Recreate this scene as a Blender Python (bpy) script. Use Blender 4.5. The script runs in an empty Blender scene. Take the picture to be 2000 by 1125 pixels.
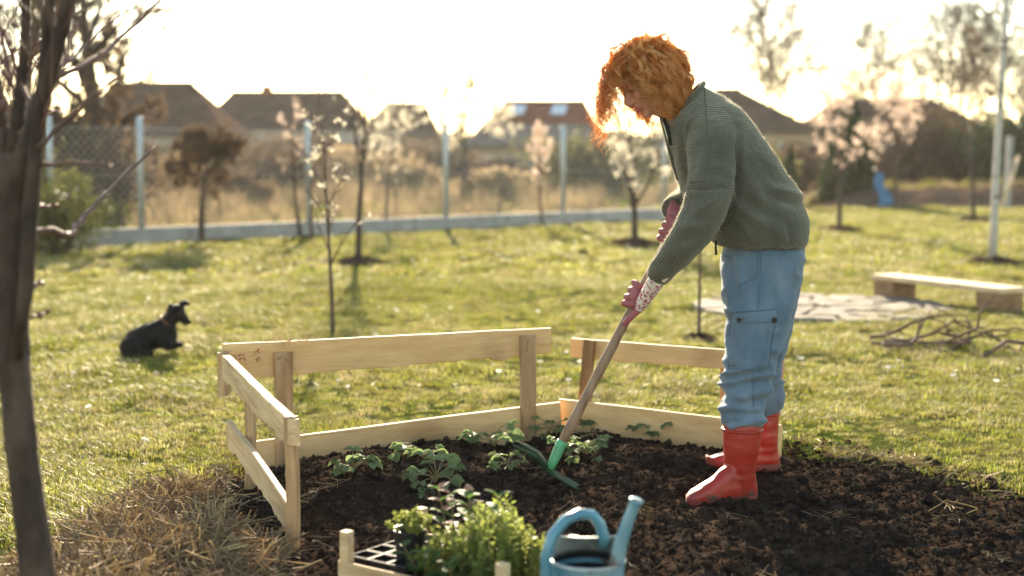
import bpy, math, random
import numpy as np
from mathutils import Vector, Matrix, Quaternion
from mathutils.bvhtree import BVHTree

# ---------------------------------------------------------------- camera, sky, sun, exposure
scene = bpy.context.scene
COL = scene.collection
CAM_H, F_PX = 1.19, 2778.0
PITCH = math.atan(255.5 / F_PX)
cam_data = bpy.data.cameras.new('camera')
cam_data.sensor_width = 36.0
cam_data.lens = 36.0 * F_PX / 2000.0
cam_data.clip_start, cam_data.clip_end = 0.05, 3000.0
cam_data.dof.use_dof = True
cam_data.dof.focus_distance = 4.72
cam_data.dof.aperture_fstop = 1.9
cam = bpy.data.objects.new('camera', cam_data)
COL.objects.link(cam)
cam.location = (0, 0, CAM_H)
cam.rotation_euler = (math.radians(90) - PITCH, 0, 0)
scene.camera = cam

SUN_EL, SUN_AZ = math.radians(19.0), math.radians(-4.5)      # azimuth from +Y towards +X
world = bpy.data.worlds.new('World')
scene.world = world
world.use_nodes = True
wn = world.node_tree
sky = wn.nodes.new('ShaderNodeTexSky')
sky.sky_type = 'NISHITA'
sky.sun_disc = False
sky.sun_elevation = SUN_EL
sky.sun_rotation = SUN_AZ
sky.air_density, sky.dust_density, sky.ozone_density = 1.0, 0.25, 1.0
warm = wn.nodes.new('ShaderNodeMixRGB')                       # white balance: the whole sky tinted a little warmer
warm.blend_type, warm.inputs[0].default_value = 'MULTIPLY', 1.0
warm.inputs[2].default_value = (1.12, 1.0, 0.84, 1)
wn.links.new(sky.outputs[0], warm.inputs[1])
wn.links.new(warm.outputs[0], wn.nodes['Background'].inputs[0])
wn.nodes['Background'].inputs[1].default_value = 0.10
sun_data = bpy.data.lights.new('sun', 'SUN')
sun_data.energy = 5.0
sun_data.angle = math.radians(0.6)
sun_data.color = (1.0, 0.83, 0.60)
sun = bpy.data.objects.new('sun', sun_data)
COL.objects.link(sun)
S_DIR = Vector((math.sin(SUN_AZ) * math.cos(SUN_EL), math.cos(SUN_AZ) * math.cos(SUN_EL), math.sin(SUN_EL)))
sun.rotation_euler = (-S_DIR).to_track_quat('-Z', 'Y').to_euler()
sun.location = S_DIR * 60
vs = scene.view_settings
vs.view_transform, vs.look, vs.gamma = 'Standard', 'None', 1.0
vs.use_curve_mapping = False
vs.exposure = 2.3
scene.cycles.use_denoising = True
scene.cycles.max_bounces = 10
scene.cycles.diffuse_bounces = 5
scene.cycles.transmission_bounces = 8
scene.cycles.volume_bounces = 0
scene.cycles.volume_step_rate = 4.0
scene.cycles.transparent_max_bounces = 12
scene.cycles.sample_clamp_indirect = 6.0

# ---------------------------------------------------------------- helpers
random.seed(7)
RNG = np.random.default_rng(11)
cp_, sp_ = math.cos(PITCH), math.sin(PITCH)

def P(px, py, d):
    """point seen at photograph coordinate (px, py), d metres along the lens axis"""
    u, v = (px - 1000.0) / F_PX, (562.5 - py) / F_PX
    return Vector((d * u, d * (cp_ + v * sp_), CAM_H + d * (-sp_ + v * cp_)))

def G(px, py, z=0.0):
    """point where the line of sight meets the level z"""
    q = P(px, py, 1.0) - Vector((0, 0, CAM_H))
    t = (z - CAM_H) / q.z
    return Vector((q.x * t, q.y * t, z))

def hsh(i):
    i = i.astype(np.uint64) & np.uint64(0xffffffff)
    i = (i ^ (i >> np.uint64(16))) * np.uint64(0x7feb352d) & np.uint64(0xffffffff)
    i = (i ^ (i >> np.uint64(15))) * np.uint64(0x846ca68b) & np.uint64(0xffffffff)
    return ((i ^ (i >> np.uint64(16))) & np.uint64(0xffffff)).astype(np.float64) / 8388607.5 - 1.0

def vnoise(p, seed=0):
    """smooth value noise of an (n,3) array, about -1..1"""
    p = np.asarray(p, float)
    f = np.floor(p)
    t = p - f
    t = t * t * t * (t * (t * 6 - 15) + 10)
    i = f.astype(np.int64) + 4096
    out = 0
    for dx in (0, 1):
        for dy in (0, 1):
            for dz in (0, 1):
                h = hsh((i[:, 0] + dx) * 73856093 ^ (i[:, 1] + dy) * 19349663 ^ (i[:, 2] + dz) * 83492791 ^ (seed * 2654435))
                w = (t[:, 0] if dx else 1 - t[:, 0]) * (t[:, 1] if dy else 1 - t[:, 1]) * (t[:, 2] if dz else 1 - t[:, 2])
                out = out + w * h
    return out

def fbm(p, octaves=4, seed=0, gain=0.5):
    p = np.asarray(p, float)
    s, a, tot = 0, 1.0, 0
    for o in range(octaves):
        s = s + a * vnoise(p * (2.03 ** o) + 17.3 * o, seed + o)
        tot += a
        a *= gain
    return s / tot

def sstep(a, b, x):
    t = np.clip((x - a) / (b - a), 0, 1)
    return t * t * (3 - 2 * t)

def mesh_from(name, V, Fc, smooth=False):
    me = bpy.data.meshes.new(name)
    me.from_pydata([tuple(v) for v in V], [], Fc)
    if smooth:
        me.polygons.foreach_set('use_smooth', [True] * len(me.polygons))
    me.update()
    return me

def add(name, me, mat=None, parent=None, loc=None):
    o = bpy.data.objects.new(name, me)
    COL.objects.link(o)
    if mat is not None and me is not None and not me.materials:
        me.materials.append(mat)
    if parent is not None:
        o.parent = parent
    if loc is not None:
        o.location = loc
    return o

def tag(o, label, cat, group=None):
    o['label'] = label
    o['category'] = cat
    if group:
        o['group'] = group
    return o

def empty(name, loc, rz=0.0):
    o = bpy.data.objects.new(name, None)
    COL.objects.link(o)
    o.empty_display_size = 0.1
    o.location = loc
    o.rotation_euler = (0, 0, rz)
    return o

def keep(child, parent):
    """parent a mesh that was made in world coordinates to a moved Empty"""
    child.parent = parent
    child.matrix_parent_inverse = (Matrix.Translation(parent.location) @ parent.rotation_euler.to_matrix().to_4x4()).inverted()
    return child

class MB:
    """collects vertices and faces of ONE mesh"""
    def __init__(s):
        s.V, s.F = [], []
    def add(s, V, Fc):
        n = len(s.V)
        s.V.extend([tuple(v) for v in V])
        s.F.extend([tuple(i + n for i in f) for f in Fc])
    def box(s, c, size, rot=None):
        hx, hy, hz = size[0] / 2, size[1] / 2, size[2] / 2
        V = [Vector((x, y, z)) for x in (-hx, hx) for y in (-hy, hy) for z in (-hz, hz)]
        if rot is not None:
            V = [rot @ v for v in V]
        c = Vector(c)
        s.add([v + c for v in V], [(0, 1, 3, 2), (4, 6, 7, 5), (0, 4, 5, 1), (2, 3, 7, 6), (0, 2, 6, 4), (1, 5, 7, 3)])
    def tube(s, pts, rad, k=6, cap=True, squash=None):
        pts = [Vector(p) for p in pts]
        n = len(pts)
        if not hasattr(rad, '__len__'):
            rad = [rad] * n
        t0 = (pts[1] - pts[0]).normalized()
        ref = Vector((0, 0, 1)) if abs(t0.z) < 0.9 else Vector((1, 0, 0))
        a = t0.cross(ref).normalized()
        V = []
        for i in range(n):
            t = (pts[min(i + 1, n - 1)] - pts[max(i - 1, 0)])
            if t.length < 1e-9:
                t = t0
            t = t.normalized()
            a = (a - t * a.dot(t))
            a = a.normalized() if a.length > 1e-6 else t.orthogonal().normalized()
            b = t.cross(a)
            for j in range(k):
                an = 2 * math.pi * j / k
                V.append(pts[i] + (a * math.cos(an) + b * math.sin(an)) * rad[i])
        Fc = []
        for i in range(n - 1):
            for j in range(k):
                j2 = (j + 1) % k
                Fc.append((i * k + j, i * k + j2, (i + 1) * k + j2, (i + 1) * k + j))
        if cap:
            Fc.append(tuple(range(k - 1, -1, -1)))
            Fc.append(tuple((n - 1) * k + j for j in range(k)))
        s.add(V, Fc)
    def loft(s, rings, cap=True):
        k = len(rings[0])
        V = [v for r in rings for v in r]
        Fc = []
        for i in range(len(rings) - 1):
            for j in range(k):
                j2 = (j + 1) % k
                Fc.append((i * k + j, i * k + j2, (i + 1) * k + j2, (i + 1) * k + j))
        if cap:
            Fc.append(tuple(range(k - 1, -1, -1)))
            Fc.append(tuple((len(rings) - 1) * k + j for j in range(k)))
        s.add(V, Fc)
    def ellipsoid(s, c, r, rot=None, nu=20, nv=12):
        c = Vector(c)
        V, Fc = [], []
        V.append(Vector((0, 0, r[2])))
        for i in range(1, nv):
            th = math.pi * i / nv
            for j in range(nu):
                ph = 2 * math.pi * j / nu
                V.append(Vector((r[0] * math.sin(th) * math.cos(ph), r[1] * math.sin(th) * math.sin(ph), r[2] * math.cos(th))))
        V.append(Vector((0, 0, -r[2])))
        for j in range(nu):
            Fc.append((0, 1 + j, 1 + (j + 1) % nu))
        for i in range(nv - 2):
            for j in range(nu):
                a, b = 1 + i * nu + j, 1 + i * nu + (j + 1) % nu
                Fc.append((a, a + nu, b + nu, b))
        last = len(V) - 1
        for j in range(nu):
            Fc.append((last, 1 + (nv - 2) * nu + (j + 1) % nu, 1 + (nv - 2) * nu + j))
        if rot is not None:
            V = [rot @ v for v in V]
        s.add([v + c for v in V], Fc)
    def mesh(s, name, smooth=False):
        return mesh_from(name, s.V, s.F, smooth)
    def build(s, name, mat, parent=None, smooth=False, world=False):
        o = add(name, s.mesh(name, smooth), mat)
        if parent is not None:
            keep(o, parent) if world else setattr(o, 'parent', parent)
        return o

def ring(c, a, b, k=28, e=2.0):
    """closed ring round c with half axes a and b (vectors); e > 2 squares it off"""
    out = []
    for j in range(k):
        an = 2 * math.pi * j / k
        ca, sa = math.cos(an), math.sin(an)
        m = (abs(ca) ** e + abs(sa) ** e) ** (-1.0 / e)
        out.append(c + a * (ca * m) + b * (sa * m))
    return out

def remesh(mb, name, voxel, smooth=4, factor=0.5):
    me = mb.mesh(name)
    o = bpy.data.objects.new(name, me)
    COL.objects.link(o)
    m = o.modifiers.new('r', 'REMESH')
    m.mode, m.voxel_size, m.use_smooth_shade = 'VOXEL', voxel, True
    if smooth:
        q = o.modifiers.new('s', 'SMOOTH')
        q.iterations, q.factor = smooth, factor
    dg = bpy.context.evaluated_depsgraph_get()
    out = bpy.data.meshes.new_from_object(o.evaluated_get(dg))
    out.name = name
    bpy.data.objects.remove(o)
    out.polygons.foreach_set('use_smooth', [True] * len(out.polygons))
    return out

def mverts(me):
    a = np.empty(len(me.vertices) * 3)
    me.vertices.foreach_get('co', a)
    return a.reshape(-1, 3)

def mnorms(me):
    a = np.empty(len(me.vertices) * 3)
    me.vertex_normals.foreach_get('vector', a)
    return a.reshape(-1, 3)

def mset(me, V):
    me.vertices.foreach_set('co', np.ascontiguousarray(V).ravel())
    me.update()

# ---------------------------------------------------------------- materials
def nt(name):
    m = bpy.data.materials.new(name)
    m.use_nodes = True
    return m, m.node_tree, m.node_tree.nodes, m.node_tree.links

def ramp(N, cols, pos=None):
    r = N.new('ShaderNodeValToRGB')
    el = r.color_ramp.elements
    n = len(cols)
    while len(el) < n:
        el.new(0.5)
    for i, c in enumerate(cols):
        el[i].position = pos[i] if pos else i / (n - 1)
        el[i].color = (*c, 1)
    return r

def mat(name, cols, scale=8.0, rough=0.8, bump=0.0, bscale=40.0, trans=0.0, spec=0.3, metal=0.0,
        stretch=(1, 1, 1), detail=5.0, rnd=0.0, sheen=0.0, lo=0.3, hi=0.7, tcol=None, coat=0.0, distort=0.0):
    """noise-coloured surface; trans mixes in a translucent layer (leaves, petals, hair)"""
    m, t, N, L = nt(name)
    b = N['Principled BSDF']
    out = N['Material Output']
    tc = N.new('ShaderNodeTexCoord')
    mp = N.new('ShaderNodeMapping')
    mp.inputs['Scale'].default_value = stretch
    L.new(tc.outputs['Object'], mp.inputs[0])
    no = N.new('ShaderNodeTexNoise')
    no.inputs['Scale'].default_value = scale
    no.inputs['Detail'].default_value = detail
    no.inputs['Distortion'].default_value = distort
    L.new(mp.outputs[0], no.inputs['Vector'])
    n = len(cols)
    r = ramp(N, cols, [lo + (hi - lo) * i / max(1, n - 1) for i in range(n)]) if n > 1 else None
    if r:
        L.new(no.outputs[0], r.inputs[0])
        col = r.outputs[0]
    else:
        c = N.new('ShaderNodeRGB')
        c.outputs[0].default_value = (*cols[0], 1)
        col = c.outputs[0]
    if rnd:
        oi = N.new('ShaderNodeObjectInfo')
        hs = N.new('ShaderNodeHueSaturation')
        mr = N.new('ShaderNodeMapRange')
        mr.inputs[3].default_value, mr.inputs[4].default_value = 1 - rnd, 1 + rnd
        L.new(oi.outputs['Random'], mr.inputs[0])
        L.new(mr.outputs[0], hs.inputs['Value'])
        mh = N.new('ShaderNodeMapRange')
        mh.inputs[3].default_value, mh.inputs[4].default_value = 0.5 - 0.06 * rnd, 0.5 + 0.06 * rnd
        L.new(oi.outputs['Random'], mh.inputs[0])
        L.new(mh.outputs[0], hs.inputs['Hue'])
        L.new(col, hs.inputs['Color'])
        col = hs.outputs[0]
    L.new(col, b.inputs['Base Color'])
    b.inputs['Roughness'].default_value = rough
    b.inputs['Metallic'].default_value = metal
    b.inputs['Specular IOR Level'].default_value = spec
    b.inputs['Sheen Weight'].default_value = sheen
    b.inputs['Coat Weight'].default_value = coat
    if bump:
        bn = N.new('ShaderNodeTexNoise')
        bn.inputs['Scale'].default_value = bscale
        bn.inputs['Detail'].default_value = 4
        L.new(mp.outputs[0], bn.inputs['Vector'])
        bu = N.new('ShaderNodeBump')
        bu.inputs['Strength'].default_value = bump
        bu.inputs['Distance'].default_value = 0.02
        L.new(bn.outputs[0], bu.inputs['Height'])
        L.new(bu.outputs[0], b.inputs['Normal'])
    if trans:
        tr = N.new('ShaderNodeBsdfTranslucent')
        if tcol:
            tr.inputs['Color'].default_value = (*tcol, 1)
        else:
            L.new(col, tr.inputs['Color'])
        mx = N.new('ShaderNodeMixShader')
        mx.inputs[0].default_value = trans
        L.new(b.outputs[0], mx.inputs[1])
        L.new(tr.outputs[0], mx.inputs[2])
        L.new(mx.outputs[0], out.inputs[0])
    return m

def scatter(name, pts, rz, sc, idx, templates, parent=None, tilt=None):
    """stuff: alike small pieces set on a cloud of points by geometry nodes"""
    n = len(pts)
    me = bpy.data.meshes.new(name)
    me.vertices.add(n)
    me.vertices.foreach_set('co', np.ascontiguousarray(pts, dtype=np.float64).ravel())
    rot = np.zeros((n, 3))
    rot[:, 2] = rz
    if tilt is not None:
        rot[:, :2] = tilt
    for nm, ty, dat in (('sc', 'FLOAT', np.asarray(sc, float)), ('ix', 'INT', np.asarray(idx, np.int32))):
        a = me.attributes.new(nm, ty, 'POINT')
        a.data.foreach_set('value', dat)
    a = me.attributes.new('rt', 'FLOAT_VECTOR', 'POINT')
    a.data.foreach_set('vector', rot.ravel())
    col = bpy.data.collections.new(name + '_pieces')
    for k, tm in enumerate(templates):
        col.objects.link(bpy.data.objects.new('%s_piece_%02d' % (name, k), tm))
    o = add(name, me, None, parent)
    g = bpy.data.node_groups.new(name, 'GeometryNodeTree')
    g.interface.new_socket('Geometry', in_out='INPUT', socket_type='NodeSocketGeometry')
    g.interface.new_socket('Geometry', in_out='OUTPUT', socket_type='NodeSocketGeometry')
    N, L = g.nodes, g.links
    gi, go = N.new('NodeGroupInput'), N.new('NodeGroupOutput')
    ip = N.new('GeometryNodeInstanceOnPoints')
    ci = N.new('GeometryNodeCollectionInfo')
    ci.inputs[0].default_value = col
    ci.inputs['Separate Children'].default_value = True
    ci.inputs['Reset Children'].default_value = True
    ip.inputs['Pick Instance'].default_value = True
    def at(nm, ty):
        q = N.new('GeometryNodeInputNamedAttribute')
        q.data_type = ty
        q.inputs[0].default_value = nm
        return q.outputs[0]
    L.new(gi.outputs[0], ip.inputs['Points'])
    L.new(ci.outputs[0], ip.inputs['Instance'])
    L.new(at('ix', 'INT'), ip.inputs['Instance Index'])
    L.new(at('rt', 'FLOAT_VECTOR'), ip.inputs['Rotation'])
    L.new(at('sc', 'FLOAT'), ip.inputs['Scale'])
    L.new(ip.outputs[0], go.inputs[0])
    o.modifiers.new('pieces', 'NODES').node_group = g
    o['kind'] = 'stuff'
    return o
# ---------------------------------------------------------------- the setting: ground, soil bed, lawn
SOIL_PX = [(250, 1040), (345, 965), (425, 915), (470, 893), (620, 880), (1090, 815), (1400, 862), (1560, 862), (1640, 890), (1780, 908), (2000, 962), (2350, 1010)]
SOIL = [G(x, y, 0.03) for x, y in SOIL_PX]
SOIL = [(p.x, p.y) for p in SOIL] + [(3.4, 2.2), (2.6, 1.4), (-0.6, 1.4), (-1.1, 2.6), (-1.32, 3.3), (-1.25, 4.1)]
SOIL_A = np.array(SOIL)

def poly_dist(x, y, poly):
    """signed distance to a polygon, positive inside"""
    x, y = np.asarray(x, float), np.asarray(y, float)
    inside = np.zeros(x.shape, bool)
    best = np.full(x.shape, 1e9)
    n = len(poly)
    for i in range(n):
        x0, y0 = poly[i]
        x1, y1 = poly[(i + 1) % n]
        dx, dy = x1 - x0, y1 - y0
        t = np.clip(((x - x0) * dx + (y - y0) * dy) / (dx * dx + dy * dy), 0, 1)
        best = np.minimum(best, np.hypot(x - x0 - t * dx, y - y0 - t * dy))
        c = ((y0 > y) != (y1 > y)) & (x < (x1 - x0) * (y - y0) / (y1 - y0 + 1e-12) + x0)
        inside ^= c
    return np.where(inside, best, -best)

def lawn_z(x, y):
    p = np.stack([x * 0.7, y * 0.7, np.zeros_like(x)], 1)
    q = np.stack([x * 3.1, y * 3.1, np.zeros_like(x)], 1)
    near = 1 - sstep(30, 60, np.hypot(x, y))
    return (0.022 * vnoise(p, 3) + 0.010 * vnoise(q, 5)) * near

def soil_z(x, y):
    """large shape of the heaped soil bed (no clods)"""
    d = poly_dist(x, y, SOIL)
    p = np.stack([x * 2.2, y * 2.2, np.zeros_like(x)], 1)
    q = np.stack([x * 5.5, y * 5.5, np.zeros_like(x)], 1)
    lump = 0.022 * vnoise(p, 21) + 0.024 * vnoise(q, 22)
    edge = sstep(-0.02, 0.35, d)
    return -0.03 + 0.09 * edge + 0.03 * sstep(0.2, 0.8, d) * np.exp(-((x - 0.3) ** 2) / 1.6 - ((y - 5.1) ** 2) / 0.8) + lump * edge

def soil_at(x, y):
    a = np.array([x], float)
    b = np.array([y], float)
    return float(soil_z(a, b)[0])

def grid_mesh(name, xs, ys, zfun):
    X, Y = np.meshgrid(xs, ys)
    x, y = X.ravel(), Y.ravel()
    z = zfun(x, y)
    nx, ny = len(xs), len(ys)
    me = bpy.data.meshes.new(name)
    idx = np.arange(nx * ny).reshape(ny, nx)
    q = np.stack([idx[:-1, :-1].ravel(), idx[:-1, 1:].ravel(), idx[1:, 1:].ravel(), idx[1:, :-1].ravel()], 1)
    me.from_pydata(np.stack([x, y, z], 1).tolist(), [], q.tolist())
    me.polygons.foreach_set('use_smooth', [True] * len(me.polygons))
    me.update()
    return me

def grow_axis(a, b, fine, far, step=1.12):
    xs = list(np.arange(a, b + fine / 2, fine))
    s = fine
    while xs[-1] < far[1]:
        s *= step
        xs.append(xs[-1] + s)
    s, lo = fine, [a]
    while lo[-1] > far[0]:
        s *= step
        lo.append(lo[-1] - s)
    return np.array(lo[:0:-1] + xs)

def ground_material():
    m, t, N, L = nt('lawn_soil')
    b = N['Principled BSDF']
    tc = N.new('ShaderNodeTexCoord')
    n1, n2 = N.new('ShaderNodeTexNoise'), N.new('ShaderNodeTexNoise')
    n1.inputs['Scale'].default_value, n1.inputs['Detail'].default_value = 1.3, 8
    n2.inputs['Scale'].default_value, n2.inputs['Detail'].default_value = 28, 6
    for n in (n1, n2):
        L.new(tc.outputs['Object'], n.inputs['Vector'])
    r1 = ramp(N, [(0.045, 0.060, 0.014), (0.075, 0.080, 0.026), (0.11, 0.095, 0.042)], [0.36, 0.52, 0.68])
    r2 = ramp(N, [(0.55, 0.55, 0.55), (1.25, 1.2, 1.1)], [0.3, 0.7])
    mx = N.new('ShaderNodeMixRGB')
    mx.blend_type, mx.inputs[0].default_value = 'MULTIPLY', 1.0
    L.new(n1.outputs[0], r1.inputs[0])
    L.new(n2.outputs[0], r2.inputs[0])
    L.new(r1.outputs[0], mx.inputs[1])
    L.new(r2.outputs[0], mx.inputs[2])
    L.new(mx.outputs[0], b.inputs['Base Color'])
    b.inputs['Roughness'].default_value = 0.95
    b.inputs['Specular IOR Level'].default_value = 0.0
    bu = N.new('ShaderNodeBump')
    bu.inputs['Strength'].default_value, bu.inputs['Distance'].default_value = 0.8, 0.03
    L.new(n2.outputs[0], bu.inputs['Height'])
    L.new(bu.outputs[0], b.inputs['Normal'])
    return m

def lawn_full(x, y):
    return lawn_z(x, y) - 0.10 * sstep(0.02, 0.3, poly_dist(x, y, SOIL))

gm = grid_mesh('ground', grow_axis(-5, 6, 0.10, (-700, 700)), grow_axis(1.0, 13, 0.10, (-60, 1500)), lawn_full)
ground = add('ground', gm, ground_material())
ground['kind'] = 'structure'

# the dug bed: fine grid with clods in its shape
def soil_fine(x, y):
    d = poly_dist(x, y, SOIL)
    p = np.stack([x, y, np.zeros_like(x)], 1)
    e = sstep(-0.02, 0.12, d)
    c1 = fbm(p * 13, 4, 31)
    c2 = np.abs(fbm(p * 34, 3, 35))
    c3 = vnoise(p * 85, 39)
    return soil_z(x, y) + e * (0.020 * c1 + 0.022 * c2 + 0.0045 * c3 - 0.008)

soil_mat = mat('dug_soil', [(0.014, 0.0095, 0.007), (0.037, 0.0255, 0.0185), (0.072, 0.051, 0.038)], scale=22, rough=0.95, bump=1.0, bscale=130, spec=0.0, lo=0.28, hi=0.75)
bed = add('soil_bed', grid_mesh('soil_bed', np.arange(-1.6, 3.61, 0.0125), np.concatenate([np.arange(1.4, 2.9, 0.05), np.arange(2.9, 6.3, 0.0125)]), soil_fine), soil_mat)
bed['kind'] = 'structure'

def in_view(n, y0, y1, margin=1.3):
    """random ground points between two distances, a bit wider than the view"""
    y = np.sqrt(RNG.random(n) * (y1 * y1 - y0 * y0) + y0 * y0)
    x = (RNG.random(n) * 2 - 1) * (0.375 * y + margin)
    return x, y

def n_for(y0, y1, dens, margin=1.3):
    return int(((0.375 * (y0 + y1) + 2 * margin) * (y1 - y0)) * dens)

# grass tufts
def tuft(nb, r, h0, h1, w, lean, seed, curl=0.6):
    g = np.random.default_rng(seed)
    V, Fc = [], []
    for i in range(nb):
        a, rr = g.random() * 6.283, r * math.sqrt(g.random())
        bx, by = rr * math.cos(a), rr * math.sin(a)
        h = h0 + (h1 - h0) * g.random()
        az = g.random() * 6.283
        l = lean * (0.3 + g.random()) * h
        lx, ly = math.cos(az) * l, math.sin(az) * l
        fa = az + math.pi / 2 + (g.random() - 0.5) * 1.4
        wx, wy = math.cos(fa) * w / 2, math.sin(fa) * w / 2
        n = len(V)
        V += [(bx - wx, by - wy, -0.012), (bx + wx, by + wy, -0.012)]
        V += [(bx + lx * .3 - wx * .85, by + ly * .3 - wy * .85, h * .55), (bx + lx * .3 + wx * .85, by + ly * .3 + wy * .85, h * .55)]
        V += [(bx + lx, by + ly, h * (1 - 0.25 * curl * lean))]
        Fc += [(n, n + 1, n + 3, n + 2), (n + 2, n + 3, n + 4)]
    return mesh_from('grass_tuft', V, Fc)

g_green = mat('grass_green', [(0.115, 0.130, 0.017), (0.165, 0.172, 0.028)], scale=6, rough=0.5, trans=0.62, spec=0.2, rnd=0.35)
g_lime = mat('grass_lime', [(0.21, 0.20, 0.040), (0.27, 0.245, 0.068)], scale=6, rough=0.5, trans=0.62, spec=0.2, rnd=0.3)
g_dry = mat('grass_dry', [(0.32, 0.28, 0.12), (0.42, 0.36, 0.18)], scale=6, rough=0.7, trans=0.45, spec=0.2, rnd=0.3)
TUFTS = []
for k in range(8):
    t = tuft(30, 0.055, 0.012, 0.040, 0.0032, 0.95, 100 + k)
    t.materials.append((g_green, g_lime, g_green, g_dry, g_lime, g_green, g_dry, g_lime)[k])
    TUFTS.append(t)
FARTUFT = []
for k in range(6):
    t = tuft(26, 0.12, 0.02, 0.065, 0.010, 0.95, 200 + k)
    t.materials.append((g_green, g_lime, g_dry, g_lime, g_green, g_dry)[k])
    FARTUFT.append(t)

def lawn_patch(name, y0, y1, dens, templates, smin, smax, soft=0.0, kinds=None):
    x, y = in_view(n_for(y0, y1, dens), y0, y1)
    d = poly_dist(x, y, SOIL)
    p = np.stack([x, y, np.zeros_like(x)], 1)
    clump = fbm(p * 2.3, 3, 51) + 0.5 * fbm(p * 0.6, 2, 57)
    keep_ = (d < -0.01 + 0.05 * vnoise(p * 9, 77)) & (RNG.random(len(x)) < 0.80 + 0.6 * clump) & LAWN_OK(x, y)
    x, y, clump, p = x[keep_], y[keep_], clump[keep_], p[keep_]
    z = lawn_full(x, y)
    sc = (smin + (smax - smin) * RNG.random(len(x))) * (1 + 0.85 * np.clip(clump, -0.55, 1.2))
    dry = 0.45 * vnoise(p * 1.1, 91) + 0.35 * vnoise(p * 3.7, 93) + 1.7 * (RNG.random(len(x)) - 0.5)
    nk = len(templates)
    dry_i = [i for i in range(nk) if templates[i].materials[0] == g_dry]
    gr_i = [i for i in range(nk) if templates[i].materials[0] != g_dry]
    ix = np.where(dry > 0.52, RNG.choice(dry_i, len(x)), RNG.choice(gr_i, len(x)))
    o = scatter(name, np.stack([x, y, z], 1), RNG.random(len(x)) * 6.283, sc, ix, templates)
    return o

FENCE_A, FENCE_B = G(100, 487), G(1330, 430)
def LAWN_OK(x, y):
    # this side of the wire fence; right of it the lawn ends at the dirt track
    t = (x - FENCE_A.x) / (FENCE_B.x - FENCE_A.x)
    yf = FENCE_A.y + t * (FENCE_B.y - FENCE_A.y)
    return np.where(x < FENCE_B.x, y < yf - 0.05, y < 33.2)

lab = ('short sunlit lawn grass around the soil bed', 'lawn grass stretching between the dog and the bench', 'lawn grass reaching back to the wire fence')
for nm_, a_, b_, dn_, tm_, s0_, s1_, lb_ in (('grass', 2.6, 7.5, 680, TUFTS, 0.62, 1.08, 0), ('grass', 7.5, 14, 360, TUFTS, 0.9, 1.4, 1), ('grass', 14, 33.5, 75, FARTUFT, 0.7, 1.2, 2)):
    tag(lawn_patch(nm_, a_, b_, dn_, tm_, s0_, s1_), lab[lb_], 'grass')
# ---------------------------------------------------------------- the person with the hoe
D0 = 4.85
def pp(px, py, dd=0.0):
    return P(px, py, D0 + dd)
YV = Vector((0, 1, 0))

def limb(mb, pts, k=20, flat=1.0):
    """pts: (px, py, depth offset, radius m)"""
    # resample smoothly with Catmull-Rom
    C = [pp(a, b, c) for a, b, c, r in pts]
    R = [p[3] for p in pts]
    out, rad = [], []
    n = len(C)
    for i in range(n - 1):
        p0, p1, p2, p3 = C[max(i - 1, 0)], C[i], C[i + 1], C[min(i + 2, n - 1)]
        for s in range(6):
            t = s / 6
            out.append(0.5 * ((2 * p1) + (p2 - p0) * t + (2 * p0 - 5 * p1 + 4 * p2 - p3) * t * t + (3 * p1 - p0 - 3 * p2 + p3) * t ** 3))
            rad.append(R[i] + (R[i + 1] - R[i]) * (t * t * (3 - 2 * t)))
    out.append(C[-1]); rad.append(R[-1])
    mb.tube(out, rad, k)

def sect(mb, secs, k=36, e=2.3):
    """closed body sections: (front px, py), (back px, py), depth centre, half depth"""
    rings = []
    keys = []
    for (fx, fy), (bx, by), dc, hd in secs:
        f, b = pp(fx, fy, dc), pp(bx, by, dc)
        keys.append((np.array((f + b) / 2), np.array((b - f) / 2), hd))
    n = len(keys)
    for i in range(n - 1):
        for s in range(5):
            t = s / 5.0
            def cr(j):
                a = [keys[max(i - 1, 0)][j], keys[i][j], keys[i + 1][j], keys[min(i + 2, n - 1)][j]]
                return 0.5 * (2 * a[1] + (a[2] - a[0]) * t + (2 * a[0] - 5 * a[1] + 4 * a[2] - a[3]) * t * t + (3 * a[1] - a[0] - 3 * a[2] + a[3]) * t ** 3)
            rings.append(ring(Vector(cr(0)), Vector(cr(1)), YV * cr(2), k, e))
    rings.append(ring(Vector(keys[-1][0]), Vector(keys[-1][1]), YV * keys[-1][2], k, e))
    mb.loft(rings)

person = empty('person', (pp(1440, 940).x, pp(1440, 940).y, 0.05))
tag(person, 'person with curly ginger hair, green sweater and red boots bending over a long-handled hoe', 'person')

m_skin = mat('skin', [(0.46, 0.22, 0.14), (0.55, 0.28, 0.19)], scale=30, rough=0.5, spec=0.4, bump=0.05, bscale=300)
m_skin.node_tree.nodes['Principled BSDF'].inputs['Subsurface Weight'].default_value = 0.15
m_skin.node_tree.nodes['Principled BSDF'].inputs['Subsurface Radius'].default_value = (0.012, 0.005, 0.003)

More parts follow.
